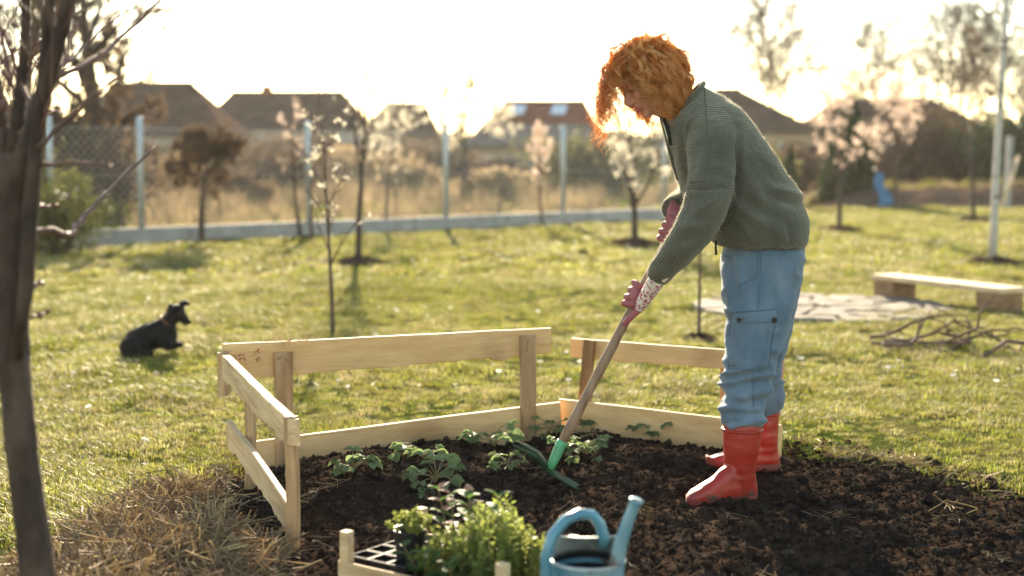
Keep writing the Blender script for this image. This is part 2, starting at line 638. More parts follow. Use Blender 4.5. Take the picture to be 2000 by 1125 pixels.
def knit_material():
    m, t, N, L = nt('green_knit')
    b = N['Principled BSDF']
    at = N.new('ShaderNodeAttribute')
    at.attribute_name = 'rib'
    tc = N.new('ShaderNodeTexCoord')
    no = N.new('ShaderNodeTexNoise')
    no.inputs['Scale'].default_value, no.inputs['Detail'].default_value = 9, 6
    L.new(tc.outputs['Object'], no.inputs['Vector'])
    r = ramp(N, [(0.092, 0.088, 0.062), (0.120, 0.114, 0.082)], [0.35, 0.65])
    L.new(no.outputs[0], r.inputs[0])
    si = N.new('ShaderNodeMath'); si.operation = 'SINE'
    mu = N.new('ShaderNodeMath'); mu.operation = 'MULTIPLY'
    mu.inputs[1].default_value = 2 * math.pi / 0.0072
    L.new(at.outputs['Fac'], mu.inputs[0])
    L.new(mu.outputs[0], si.inputs[0])
    fu = N.new('ShaderNodeTexNoise')
    fu.inputs['Scale'].default_value, fu.inputs['Detail'].default_value = 420, 2
    L.new(tc.outputs['Object'], fu.inputs['Vector'])
    ad = N.new('ShaderNodeMath'); ad.operation = 'MULTIPLY_ADD'
    ad.inputs[1].default_value = 0.35
    L.new(si.outputs[0], ad.inputs[0])
    L.new(fu.outputs[0], ad.inputs[2])
    bu = N.new('ShaderNodeBump')
    bu.inputs['Strength'].default_value, bu.inputs['Distance'].default_value = 0.75, 0.004
    L.new(ad.outputs[0], bu.inputs['Height'])
    L.new(bu.outputs[0], b.inputs['Normal'])
    mx = N.new('ShaderNodeMixRGB'); mx.blend_type = 'MULTIPLY'; mx.inputs[0].default_value = 1
    rr = ramp(N, [(0.78, 0.78, 0.78), (1.08, 1.08, 1.08)], [0.0, 1.0])
    mm = N.new('ShaderNodeMath'); mm.operation = 'MULTIPLY_ADD'
    mm.inputs[1].default_value, mm.inputs[2].default_value = 0.5, 0.5
    L.new(si.outputs[0], mm.inputs[0]); L.new(mm.outputs[0], rr.inputs[0])
    L.new(r.outputs[0], mx.inputs[1]); L.new(rr.outputs[0], mx.inputs[2])
    L.new(mx.outputs[0], b.inputs['Base Color'])
    b.inputs['Roughness'].default_value = 0.9
    b.inputs['Specular IOR Level'].default_value = 0.15
    b.inputs['Sheen Weight'].default_value = 0.5
    b.inputs['Sheen Roughness'].default_value = 0.35
    b.inputs['Sheen Tint'].default_value = (0.9, 0.85, 0.65, 1)
    return m

# --- body: one continuous mesh (head with face, neck, trunk, limbs)
hc = pp(1263, 146)                                             # centre of the skull
HF = Vector((-0.80, -0.16, -0.56)).normalized()                # where the face looks
HU = Vector((-0.57, 0.0, 0.82)); HU = (HU - HF * HU.dot(HF)).normalized()   # crown
HR = HF.cross(HU).normalized()
HM = Matrix((HF, HR, HU)).transposed()                         # local x = forward, y = side, z = up
def hp(f, r, u):
    return hc + HF * f + HR * r + HU * u
body = MB()
body.ellipsoid(hp(-0.008, 0, 0.012), (0.094, 0.076, 0.098), HM, 36, 24)     # skull
body.ellipsoid(hp(0.030, 0, -0.045), (0.062, 0.060, 0.075), HM, 30, 20)     # face block
body.ellipsoid(hp(0.045, 0, -0.092), (0.036, 0.040, 0.030), HM, 24, 16)     # jaw
body.ellipsoid(hp(0.072, 0, -0.109), (0.019, 0.021, 0.016), HM, 20, 14)     # chin
body.ellipsoid(hp(0.078, 0, 0.018), (0.018, 0.052, 0.020), HM, 20, 14)      # brow
body.tube([hp(0.086, 0, 0.004), hp(0.097, 0, -0.016), hp(0.113, 0, -0.040), hp(0.108, 0, -0.050), hp(0.090, 0, -0.052)], [0.008, 0.009, 0.0125, 0.011, 0.010], 12)
for s in (-1, 1):
    body.ellipsoid(hp(0.098, s * 0.012, -0.048), (0.010, 0.008, 0.007), HM, 12, 8)   # nostril wing
    body.ellipsoid(hp(0.058, s * 0.040, -0.036), (0.030, 0.024, 0.024), HM, 16, 12)  # cheek
    body.ellipsoid(hp(0.074, s * 0.032, -0.002), (0.015, 0.016, 0.012), HM, 16, 12)  # closed lid
    body.ellipsoid(hp(-0.012, s * 0.077, -0.022), (0.020, 0.007, 0.030), HM, 16, 12) # ear
body.ellipsoid(hp(0.088, 0, -0.071), (0.013, 0.024, 0.0065), HM, 18, 10)    # lips
body.ellipsoid(hp(0.086, 0, -0.083), (0.012, 0.021, 0.0075), HM, 18, 10)
limb(body, [(1270, 190, 0, .050), (1305, 205, 0, .050), (1345, 215, 0, .056), (1390, 250, 0, .075)])
sect(body, [((1335, 225), (1372, 190), 0, .08), ((1325, 285), (1445, 245), 0, .17), ((1345, 345), (1495, 310), 0, .16), ((1390, 430), (1530, 395), 0, .14), ((1430, 520), (1540, 510), 0, .13), ((1445, 560), (1530, 560), 0, .09)])
limb(body, [(1392, 262, -.12, .052), (1388, 320, -.21, .046), (1380, 400, -.24, .040), (1335, 470, -.22, .034), (1290, 538, -.17, .027), (1268, 560, -.15, .022)])
limb(body, [(1392, 262, .12, .052), (1380, 320, .20, .046), (1362, 380, .20, .040), (1335, 400, .12, .034), (1318, 420, .03, .026), (1314, 436, .0, .022)])
limb(body, [(1485, 540, -.08, .070), (1480, 620, -.11, .066), (1462, 690, -.13, .056), (1450, 800, -.14, .046), (1447, 880, -.13, .030), (1446, 925, -.125, .026), (1415, 950, -.155, .020), (1385, 965, -.185, .014)])
limb(body, [(1500, 540, .08, .070), (1500, 620, .11, .066), (1502, 690, .16, .056), (1500, 780, .17, .046), (1494, 840, .175, .028), (1494, 872, .175, .024), (1460, 892, .155, .016), (1420, 898, .135, .010)])
bme = remesh(body, 'body', 0.0045, 5, 0.5)
body_o = keep(add('body', bme, m_skin), person)
BODY_BVH = None
# lips, brows and lashes lie on the face
m_lip = mat('lip', [(0.46, 0.12, 0.10)], rough=0.4)
m_lash = mat('lash', [(0.10, 0.035, 0.015)], rough=0.7)
lp = MB()
lp.tube([hp(0.090, -0.022, -0.0765), hp(0.1005, -0.008, -0.0725), hp(0.1005, 0.008, -0.0725), hp(0.090, 0.022, -0.0765)], [0.002, 0.0050, 0.0050, 0.002], 8)
lp.tube([hp(0.089, -0.021, -0.080), hp(0.0985, -0.007, -0.0835), hp(0.0985, 0.007, -0.0835), hp(0.089, 0.021, -0.080)], [0.002, 0.0055, 0.0055, 0.002], 8)
keep(lp.build('lips', m_lip, None, True), person)
for s in (-1, 1):
    q = MB()
    q.tube([hp(0.086, s * 0.016, -0.009), hp(0.0895, s * 0.030, -0.013), hp(0.080, s * 0.046, -0.010)], [0.0012, 0.0024, 0.0012], 6)
    keep(q.build('eyelash', m_lash, None, True), person)
    q = MB()
    q.tube([hp(0.0965, s * 0.012, 0.021), hp(0.0945, s * 0.028, 0.027), hp(0.080, s * 0.048, 0.022)], [0.0025, 0.0034, 0.0018], 6)
    keep(q.build('eyebrow', m_lash, None, True), person)

# --- sweater
sw = MB()
sect(sw, [((1410, 470), (1560, 476), 0, .165), ((1396, 478), (1569, 484), 0, .195), ((1384, 462), (1576, 462), 0, .215), ((1366, 432), (1575, 425), 0, .222),
          ((1340, 392), (1556, 374), 0, .220), ((1320, 340), (1526, 328), 0, .215), ((1307, 290), (1488, 266), 0, .212),
          ((1300, 256), (1445, 213), 0, .185), ((1299, 240), (1405, 184), 0, .130), ((1316, 226), (1371, 166), 0, .078)])
limb(sw, [(1392, 245, -.09, .085), (1392, 285, -.17, .089), (1388, 340, -.22, .077), (1380, 395, -.25, .076), (1356, 447, -.25, .066), (1322, 492, -.22, .054), (1297, 524, -.19, .046), (1284, 543, -.17, .039)], 24)
limb(sw, [(1395, 250, .09, .085), (1385, 300, .19, .085), (1370, 360, .22, .070), (1345, 392, .15, .058), (1322, 404, .05, .048), (1312, 410, .01, .042)], 24)
sme = remesh(sw, 'sweater', 0.0065, 6, 0.5)
V, Nn = mverts(sme), mnorms(sme)
# photograph-plane coordinates of each vertex
rel = V - np.array([0, 0, CAM_H])
dep = rel[:, 1] * cp_ - rel[:, 2] * sp_
upc = rel[:, 1] * sp_ + rel[:, 2] * cp_
VX, VY, VD = 1000 + F_PX * rel[:, 0] / dep, 562.5 - F_PX * upc / dep, dep - D0
arm_n = (VD < -0.15) & (VX < 1436 - 0.0 * VY) & (VX < 1445 - np.clip(VY - 370, 0, 200) * 0.42)
def fold(x0, y0, x1, y1, w, a, near=None):
    """a soft crease or ridge along a line in the cloth (a > 0 ridge)"""
    dx, dy = x1 - x0, y1 - y0
    t = np.clip(((VX - x0) * dx + (VY - y0) * dy) / (dx * dx + dy * dy), 0, 1)
    dist = np.hypot(VX - x0 - t * dx, VY - y0 - t * dy)
    f = a * np.exp(-(dist / w) ** 2) * np.sin(np.clip(t * 0.9 + 0.08, 0, 1) * math.pi) ** 0.5
    return f * (near if near is not None else (VD < 0.02))
tor = (~arm_n) & (VD < 0.03)
disp = 0.010 * fbm(np.stack([VX / 60, VY / 45, VD * 6], 1), 3, 5)
for ln in [(1438, 275, 1430, 400, 11, -.022), (1448, 265, 1446, 350, 9, .012), (1455, 330, 1500, 420, 12, .010), (1432, 375, 1560, 452, 10, -.007), (1428, 395, 1530, 465, 9, .010),
           (1470, 300, 1540, 372, 12, -.008), (1500, 380, 1568, 400, 10, -.010), (1530, 372, 1572, 385, 8, .010), (1420, 430, 1470, 480, 8, -.008), (1500, 440, 1512, 480, 7, -.006),
           (1452, 440, 1462, 482, 7, .007), (1540, 430, 1545, 480, 8, -.006), (1340, 300, 1352, 390, 8, -.014), (1325, 260, 1330, 340, 8, .008)]:
    disp += fold(*ln, near=tor)
for ln in [(1350, 372, 1420, 368, 5, -.006), (1372, 430, 1420, 400, 9, -.008), (1360, 415, 1412, 385, 7, .009), (1330, 445, 1395, 440, 8, .008), (1322, 470, 1375, 470, 8, -.008), (1300, 495, 1350, 505, 7, .007),
           (1288, 512, 1330, 528, 6, -.006), (1280, 522, 1316, 544, 5, .005), (1372, 300, 1366, 365, 10, .008), (1400, 290, 1392, 360, 10, -.007)]:
    disp += fold(*ln, near=arm_n)
V = V + Nn * disp[:, None]
mset(sme, V)
ax_u = np.array(pp(1340, 300) - pp(1480, 470)); ax_u /= np.linalg.norm(ax_u)
fa_u = np.array(pp(1284, 543, -.17) - pp(1380, 395, -.25)); fa_u /= np.linalg.norm(fa_u)
side = np.cross(fa_u, [0, 1, 0])
lower = arm_n & (VY > 372)
rib = np.where(lower, V @ side, np.where(arm_n, V[:, 2] * 0.97 + V[:, 0] * 0.05, V @ ax_u * 0.75 + V[:, 2] * 0.45 + V[:, 0] * .25))
a_ = sme.attributes.new('rib', 'FLOAT', 'POINT')
a_.data.foreach_set('value', rib.astype(float))
m_knit = knit_material()
sweater = keep(add('sweater', sme, m_knit), person)
# wool fuzz standing off the knit
g = np.random.default_rng(3)
pv = np.arange(len(V))
NV = mnorms(sme)
base = V[pv] + g.normal(size=(len(pv), 3)) * .0025
dirs = NV[pv] * .8 + g.normal(size=(len(pv), 3)) * .55
dirs /= np.linalg.norm(dirs, axis=1)[:, None]
ln_ = (.003 + .005 * g.random(len(pv)))[:, None]
sd_ = np.cross(dirs, g.normal(size=(len(pv), 3))); sd_ /= np.linalg.norm(sd_, axis=1)[:, None]
FV = np.stack([base - sd_ * .00028, base + sd_ * .00028, base + dirs * ln_], 1).reshape(-1, 3)
fz = add('wool_fuzz', mesh_from('wool_fuzz', FV, [(3 * i, 3 * i + 1, 3 * i + 2) for i in range(len(pv))]), mat('wool_fuzz', [(0.42, 0.40, 0.30)], rough=.8, trans=.75))
fz.parent = sweater; fz['kind'] = 'stuff'
SW_BVH = BVHTree.FromPolygons([tuple(v) for v in V], [tuple(p.vertices) for p in sme.polygons])

def on_surface(bvh, px, py, off, d0=-1.2):
    o = pp(px, py, d0)
    dr = (o - Vector((0, 0, CAM_H))).normalized()
    hit, n, i, dist = bvh.ray_cast(o, dr)
    if hit is None:
        return None
    if n.dot(dr) > 0:
        n = -n
    return hit + n * off

def seam(bvh, line, r, off, name, m, parent, k=5, n=14):
    pts = []
    for i in range(len(line) - 1):
        for s in range(n):
            t = s / n
            q = on_surface(bvh, line[i][0] + (line[i + 1][0] - line[i][0]) * t, line[i][1] + (line[i + 1][1] - line[i][1]) * t, off)
            if q is not None:
                pts.append(q)
    if len(pts) > 2:
        b = MB()
        b.tube(pts, r, k)
        return keep(b.build(name, m, None, True), parent)
m_seam = mat('knit_seam', [(0.085, 0.088, 0.058)], rough=0.95)
for ln in ([(1376, 172), (1380, 240), (1382, 300), (1378, 345)], [(1346, 357), (1384, 352), (1424, 365)], [(1436, 428), (1455, 450), (1468, 478)]):
    o_ = seam(SW_BVH, ln, 0.0022, 0.0002, 'seam', m_seam, sweater)
    if o_: o_.matrix_parent_inverse = person.matrix_basis.inverted() @ Matrix.Identity(4); o_.parent = sweater; o_.matrix_parent_inverse = Matrix.Identity(4)
# ribbed hem, cuffs, neckband and zip
def band(pts, r, name, m, k=10):
    b = MB(); b.tube(pts, r, k)
    o = b.build(name, m, None, True); o.parent = sweater
    return o
nb = []
for j in range(25):
    an = math.pi * 2 * j / 24
    c = (pp(1318, 224) + pp(1371, 165)) / 2
    nb.append(c + (pp(1371, 165) - pp(1316, 226)) / 2 * math.cos(an) * 1.04 + YV * math.sin(an) * 0.083)
band(nb, 0.010, 'neckband', m_knit)
m_black = mat('black_tape', [(0.012, 0.011, 0.010)], rough=0.6)
m_steel = mat('zip_teeth', [(0.45, 0.40, 0.30)], rough=0.35, metal=0.9)
zp = [pp(1296, 231, -.075), pp(1301, 248, -.080), pp(1306, 266, -.085), pp(1310, 284, -.085)]
z_ = band(zp, [0.010, 0.009, 0.007, 0.004], 'zip_tape', m_black, 8)
zt = band([p + Vector((-0.007, -0.008, 0)) for p in zp], 0.0022, 'zip', m_steel, 6)
band([pp(1290, 228, -.045), pp(1299, 258, -.035), pp(1307, 290, -.03), pp(1316, 325, -.02), pp(1324, 352, -.01)], [.005, .006, .007, .007, .004], 'placket', m_knit, 8)
lc = MB(); lc.tube([pp(1398, 470, -.10), pp(1398, 484, -.11), pp(1399, 498, -.11)], [.0035, .0035, .0045], 8)
lc.build('drawstring', m_black, None, True).parent = sweater
ct = MB()
q0 = on_surface(SW_BVH, 1299, 546, 0.001)
if q0: ct.box(q0, (0.022, 0.004, 0.010), Matrix.Rotation(-0.7, 3, 'Y'))
if q0: ct.build('cuff_label', mat('tan_label', [(0.45, 0.34, 0.20)], rough=0.7), None).parent = sweater

# --- trousers
tr = MB()
sect(tr, [((1415, 470), (1558, 470), 0, .165), ((1411, 500), (1568, 500), 0, .178), ((1411, 540), (1563, 540), 0, .178), ((1414, 585), (1556, 585), 0, .165), ((1420, 610), (1548, 612), 0, .14)])
sect(tr, [((1411, 500), (1560, 500), -.06, .105), ((1411, 560), (1558, 560), -.085, .105), ((1416, 620), (1546, 620), -.10, .105), ((1417, 670), (1531, 670), -.115, .098), ((1414, 710), (1512, 715), -.125, .086),
          ((1411, 750), (1502, 755), -.13, .080), ((1409, 790), (1499, 795), -.135, .078), ((1408, 815), (1492, 815), -.14, .074), ((1411, 829), (1486, 829), -.14, .068)])
sect(tr, [((1430, 520), (1565, 520), .08, .10), ((1435, 600), (1552, 600), .11, .10), ((1440, 670), (1538, 670), .135, .09), ((1455, 720), (1526, 720), .155, .078), ((1462, 765), (1529, 765), .165, .072), ((1466, 790), (1526, 790), .17, .066), ((1468, 800), (1521, 800), .17, .06)])
tme = remesh(tr, 'trousers', 0.0060, 5, 0.5)
V, Nn = mverts(tme), mnorms(tme)
rel = V - np.array([0, 0, CAM_H])
dep = rel[:, 1] * cp_ - rel[:, 2] * sp_
upc = rel[:, 1] * sp_ + rel[:, 2] * cp_
VX, VY, VD = 1000 + F_PX * rel[:, 0] / dep, 562.5 - F_PX * upc / dep, dep - D0
nearleg = VD < 0.0
disp = 0.008 * fbm(np.stack([VX / 38, VY / 60, VD * 7], 1), 4, 9) + 0.0045 * (1 - 2.2 * np.abs(vnoise(np.stack([VX / 30 + VY / 60, VY / 34 - VX / 70, VD * 9], 1), 44)))
bunch = sstep(690, 740, VY)
disp += bunch * 0.016 * (1 - np.abs(vnoise(np.stack([VX / 85 + VY / 120, VY / 21 + VX / 90, VD * 5], 1), 15)) * 2.2)
disp += bunch * 0.006 * vnoise(np.stack([VX / 40, VY / 14, VD * 9], 1), 16)
for ln in [(1412, 520, 1425, 600, 8, .008), (1425, 500, 1440, 590, 8, -.009), (1440, 495, 1446, 560, 7, .007), (1470, 600, 1555, 560, 10, -.006), (1418, 610, 1490, 600, 8, .008), (1416, 625, 1470, 622, 7, -.007),
           (1520, 520, 1535, 640, 12, .006), (1505, 520, 1515, 610, 9, -.006), (1420, 725, 1500, 705, 7, .012), (1412, 742, 1500, 748, 7, -.014), (1412, 762, 1470, 785, 8, .012), (1430, 790, 1498, 775, 7, -.010),
           (1410, 806, 1490, 812, 6, -.010), (1410, 796, 1490, 800, 6, .010), (1480, 690, 1520, 660, 8, -.008)]:
    disp += fold(*ln, near=nearleg)
V = V + Nn * disp[:, None]
mset(tme, V)
m_denim = mat('faded_blue_cotton', [(0.066, 0.106, 0.145), (0.100, 0.148, 0.193), (0.140, 0.192, 0.238)], scale=7, rough=0.85, bump=0.25, bscale=350, spec=0.2, sheen=0.25, stretch=(1.6, 1.6, 0.8))
trousers = keep(add('trousers', tme, m_denim), person)
TR_BVH = BVHTree.FromPolygons([tuple(v) for v in V], [tuple(p.vertices) for p in tme.polygons])
m_stitch = mat('trouser_seam', [(0.085, 0.135, 0.19)], rough=0.9)
def patch(bvh, corners, nu, nv, off, name, m, parent, th=0.004):
    """cloth piece lying on a surface: corners tl, tr, br, bl in photograph coordinates"""
    V, ok = [], True
    for i in range(nv + 1):
        for j in range(nu + 1):
            s, t = j / nu, i / nv
            x = (corners[0][0] * (1 - s) + corners[1][0] * s) * (1 - t) + (corners[3][0] * (1 - s) + corners[2][0] * s) * t
            y = (corners[0][1] * (1 - s) + corners[1][1] * s) * (1 - t) + (corners[3][1] * (1 - s) + corners[2][1] * s) * t
            e = 0.25 if (i in (0, nv) or j in (0, nu)) else 1.0
            q = on_surface(bvh, x, y, off * e + th * e)
            V.append(q if q is not None else pp(x, y, -.2))
    Fc = [(i * (nu + 1) + j, i * (nu + 1) + j + 1, (i + 1) * (nu + 1) + j + 1, (i + 1) * (nu + 1) + j) for i in range(nv) for j in range(nu)]
    o = add(name, mesh_from(name, V, Fc, True), m)
    o.parent = parent
    return o
for o_ in (body_o,):
    pass
person_inv = Matrix.Translation(person.location).inverted()
def under(o, parent):
    """re-parent a world-space mesh under a part that hangs on the person"""
    o.parent = parent
    o.matrix_parent_inverse = Matrix.Identity(4)
pk = patch(TR_BVH, [(1432, 618), (1510, 614), (1499, 718), (1424, 716)], 16, 20, 0.006, 'cargo_pocket', m_denim, trousers)
fl = patch(TR_BVH, [(1433, 612), (1515, 607), (1515, 632), (1434, 637)], 16, 6, 0.012, 'pocket_flap', m_denim, trousers)
m_btn = mat('dark_button', [(0.03, 0.022, 0.018)], rough=0.35, metal=0.4)
for bx, by in ((1448, 627), (1507, 624)):
    c = on_surface(TR_BVH, bx, by, 0.016)
    b = MB()
    for rr, dz in ((0.0095, 0.0), (0.0045, -0.003)):
        b.tube([c, c + Vector((0, -0.004 + dz, 0))], rr, 16)
    b.build('button', m_btn, trousers, False)
for ln in ([(1487, 492), (1484, 560), (1480, 606)], [(1432, 640), (1428, 700)], [(1470, 726), (1472, 800)], [(1422, 720), (1500, 722)], [(1513, 637), (1506, 680), (1500, 722)], [(1432, 640), (1426, 690), (1422, 720)], [(1430, 609), (1518, 604)], [(1434, 640), (1514, 635)], [(1482, 492), (1478, 540), (1440, 560)]):
    o_ = seam(TR_BVH, ln, 0.0018, 0.0010, 'seam', m_stitch, trousers)
    if o_: under(o_, trousers)

# --- boots
m_boot = mat('red_rubber', [(0.27, 0.016, 0.008), (0.37, 0.024, 0.011)], scale=6, rough=0.42, bump=0.06, bscale=60, spec=0.5)
def muddy(m, z0, z1):
    """dried mud splashed up a boot from the sole"""
    N, L = m.node_tree.nodes, m.node_tree.links
    b = N['Principled BSDF']
    src = b.inputs['Base Color'].links[0].from_socket
    tc = N.new('ShaderNodeTexCoord'); sx = N.new('ShaderNodeSeparateXYZ'); L.new(tc.outputs['Object'], sx.inputs[0])
    no = N.new('ShaderNodeTexNoise'); no.inputs['Scale'].default_value, no.inputs['Detail'].default_value = 28, 7
    L.new(tc.outputs['Object'], no.inputs['Vector'])
    mr = N.new('ShaderNodeMapRange'); mr.inputs[1].default_value, mr.inputs[2].default_value, mr.inputs[3].default_value, mr.inputs[4].default_value = z0, z1, .26, -.25
    L.new(sx.outputs[2], mr.inputs[0])
    ad = N.new('ShaderNodeMath'); L.new(mr.outputs[0], ad.inputs[0]); L.new(no.outputs[0], ad.inputs[1])
    r = ramp(N, [(0, 0, 0), (1, 1, 1)], [.56, .72]); L.new(ad.outputs[0], r.inputs[0])
    mx = N.new('ShaderNodeMixRGB'); mx.inputs[2].default_value = (.085, .045, .028, 1)
    L.new(r.outputs[0], mx.inputs[0]); L.new(src, mx.inputs[1]); L.new(mx.outputs[0], b.inputs['Base Color'])
    ro = N.new('ShaderNodeMapRange'); ro.inputs[3].default_value, ro.inputs[4].default_value = .42, .85
    L.new(r.outputs[0], ro.inputs[0]); L.new(ro.outputs[0], b.inputs['Roughness'])
muddy(m_boot, .055, .15)
m_sole = mat('muddy_sole', [(0.06, 0.03, 0.022), (0.20, 0.025, 0.016), (0.09, 0.05, 0.034)], scale=14, rough=0.75, bump=0.3, bscale=90)
def boot(sh, top, foot):
    """sh: shaft sections front/back px; foot: sections along the foot from heel to toe"""
    b = MB()
    sect(b, sh, 28, 2.0)
    rings = []
    for (x, ytop, ybot, dc, hw) in foot:
        t, l = pp(x, ytop, dc), pp(x, ybot, dc)
        rings.append(ring((t + l) / 2, (t - l) / 2, YV * hw, 24, 2.6))
    b.loft(rings)
    me = remesh(b, 'boot', 0.005, 4, 0.5)
    V, Nn = mverts(me), mnorms(me)
    cr = sstep(.10, .16, V[:, 2]) * (1 - sstep(.22, .30, V[:, 2]))
    mset(me, V + Nn * (cr * .0022 * (1 - 2 * np.abs(vnoise(V * np.array([9, 9, 34]), 6))) + .0012 * vnoise(V * 40, 8))[:, None])
    root = keep(add('boot', me, m_boot), person)
    s = MB()
    rings = []
    for (x, ytop, ybot, dc, hw) in foot:
        l = pp(x, ybot, dc)
        rings.append(ring(l + Vector((0, 0, 0.006)), Vector((0, 0, 0.015)), YV * (hw * 1.07), 20, 4.0))
    s.loft(rings)
    s.build('sole', m_sole, root, True)
    return root
foot_n = [(1478, 945, 964, -.10, .020), (1472, 915, 974, -.105, .033), (1455, 900, 977, -.12, .036), (1430, 900, 980, -.14, .038), (1405, 918, 982, -.16, .041), (1385, 938, 984, -.18, .045), (1365, 950, 984, -.20, .045), (1350, 958, 982, -.215, .038), (1341, 968, 979, -.225, .022)]
bt = boot([((1417, 815), (1482, 812), -.14, .060), ((1412, 832), (1487, 832), -.14, .064), ((1413, 870), (1483, 870), -.135, .060), ((1414, 905), (1476, 905), -.13, .050), ((1414, 935), (1475, 935), -.125, .046), ((1420, 960), (1472, 960), -.12, .038)], None, foot_n)
foot_f = [(1522, 888, 905, .19, .020), (1515, 868, 913, .185, .033), (1498, 850, 914, .175, .036), (1472, 862, 914, .16, .038), (1445, 878, 911, .145, .041), (1420, 884, 909, .13, .043), (1400, 888, 906, .12, .040), (1385, 892, 902, .115, .030), (1379, 895, 900, .11, .016)]
bf = boot([((1470, 785), (1519, 785), .175, .056), ((1466, 800), (1521, 800), .175, .060), ((1467, 840), (1519, 840), .175, .055), ((1468, 870), (1517, 870), .175, .046), ((1470, 900), (1514, 900), .175, .038)], None, foot_f)
# raised top bands of the boots and the pull tab behind the far one
for root, fb, dc, hd in ((bt, ((1411, 838), (1488, 838)), -.14, .066), (bf, ((1465, 806), (1522, 806)), .175, .062)):
    b = MB()
    f_, k_ = pp(*fb[0], dc), pp(*fb[1], dc)
    b.tube([(f_ + k_) / 2 + (k_ - f_) / 2 * math.cos(a) + YV * hd * math.sin(a) for a in np.linspace(0, 2 * math.pi, 30)], 0.005, 6)
    b.build('top_band', m_boot, root, True)
b = MB(); b.tube([pp(1520, 770, .17), pp(1529, 764, .17), pp(1530, 772, .17), pp(1521, 776, .17)], .004, 8)
b.build('toggle', mat('pink_toggle', [(0.6, 0.18, 0.14)], rough=0.5), trousers, True)

# --- hoe: straight handle, green socket, tines one way and a blade the other
H_TOP, H_BOT = pp(1338, 404, -.02), P(1096, 868, 4.80)
HD = (H_BOT - H_TOP).normalized()
hoe = empty('hoe', P(1075, 916, 4.80))
tag(hoe, 'long wooden-handled garden hoe with green socket, tines and blade, held over the soil', 'hoe')
m_handle = mat('worn_handle_wood', [(0.16, 0.095, 0.055), (0.26, 0.17, 0.10), (0.33, 0.23, 0.15)], scale=30, rough=0.6, bump=0.15, bscale=80, stretch=(1, 1, 0.15), spec=0.35)
b = MB()
npt = 14
b.tube([H_TOP.lerp(H_BOT, i / (npt - 1)) for i in range(npt)], [0.0165 + 0.0012 * math.sin(i * 1.7) for i in range(npt)], 16)
keep(b.build('handle', m_handle, None, True), hoe)
m_green = mat('green_paint_worn', [(0.035, 0.17, 0.065), (0.07, 0.30, 0.13), (0.10, 0.36, 0.17)], scale=18, rough=0.45, bump=0.1, bscale=60, spec=0.5)
m_iron = mat('soiled_green_iron', [(0.014, 0.016, 0.010), (0.022, 0.055, 0.026), (0.045, 0.05, 0.03)], scale=16, rough=0.8, spec=.08, bump=0.2, bscale=80)
tip = P(1073, 918, 4.80)
b = MB(); b.tube([H_BOT - HD * 0.012, H_BOT, H_BOT.lerp(tip, .6), tip], [0.019, 0.0195, 0.017, 0.0135], 16)
sock = keep(b.build('socket', m_green, None, True), hoe)
for i, (ex, ey, ed) in enumerate(((1002, 869, 4.76), (1010, 862, 4.83), (1022, 866, 4.90))):
    b = MB()
    e = P(ex, ey, ed)
    mid = tip.lerp(e, 0.45) + Vector((0, (ed - 4.8) * 0.3, 0.012))
    b.tube([tip, tip.lerp(mid, .5), mid, mid.lerp(e, .6), e], [0.010, 0.009, 0.008, 0.006, 0.002], 10)
    keep(b.build('tine', m_iron, None, True), hoe)
b = MB()
e0, e1 = P(1068, 914, 4.80), P(1143, 951, 4.76)
ax = (e1 - e0).normalized()
wv = (YV - ax * YV.dot(ax)).normalized()
th = ax.cross(wv)
rings = []
for t, w in ((0, .016), (.15, .030), (.4, .043), (.8, .052), (1, .055)):
    c = e0.lerp(e1, t) + th * (-0.010 * math.sin(t * 2.2))
    rings.append(ring(c, wv * w, th * (0.006 - 0.004 * t), 16, 4.0))
b.loft(rings)
keep(b.build('blade', m_iron, None, True), hoe)

# --- gloves: palm, four wrapped fingers, thumb
def glove_material(name, base, spots):
    m, t, N, L = nt(name)
    b = N['Principled BSDF']
    tc = N.new('ShaderNodeTexCoord')
    vo = N.new('ShaderNodeTexVoronoi')
    vo.inputs['Scale'].default_value = 80
    no = N.new('ShaderNodeTexNoise'); no.inputs['Scale'].default_value = 40
    L.new(tc.outputs['Object'], vo.inputs['Vector'])
    L.new(tc.outputs['Object'], no.inputs['Vector'])
    r = ramp(N, [(0.30, 0.03, 0.05), (0.50, 0.16, 0.17), base], [0.10, 0.38, 0.52])
    L.new(vo.outputs['Distance'], r.inputs[0])
    r.color_ramp.interpolation = 'LINEAR'
    r2 = ramp(N, [(0.82, 0.82, 0.82), (1.1, 1.1, 1.1)], [0.3, 0.7])
    L.new(no.outputs[0], r2.inputs[0])
    mx = N.new('ShaderNodeMixRGB'); mx.blend_type = 'MULTIPLY'; mx.inputs[0].default_value = 1
    L.new(r.outputs[0], mx.inputs[1]); L.new(r2.outputs[0], mx.inputs[2])
    L.new(mx.outputs[0], b.inputs['Base Color'])
    b.inputs['Roughness'].default_value = 0.8
    return m
m_floral = glove_material('floral_cotton', (0.72, 0.64, 0.58), True)
m_pink = mat('pink_grip_coating', [(0.24, 0.060, 0.066), (0.34, 0.11, 0.11)], scale=40, rough=0.6, bump=0.2, bscale=120)

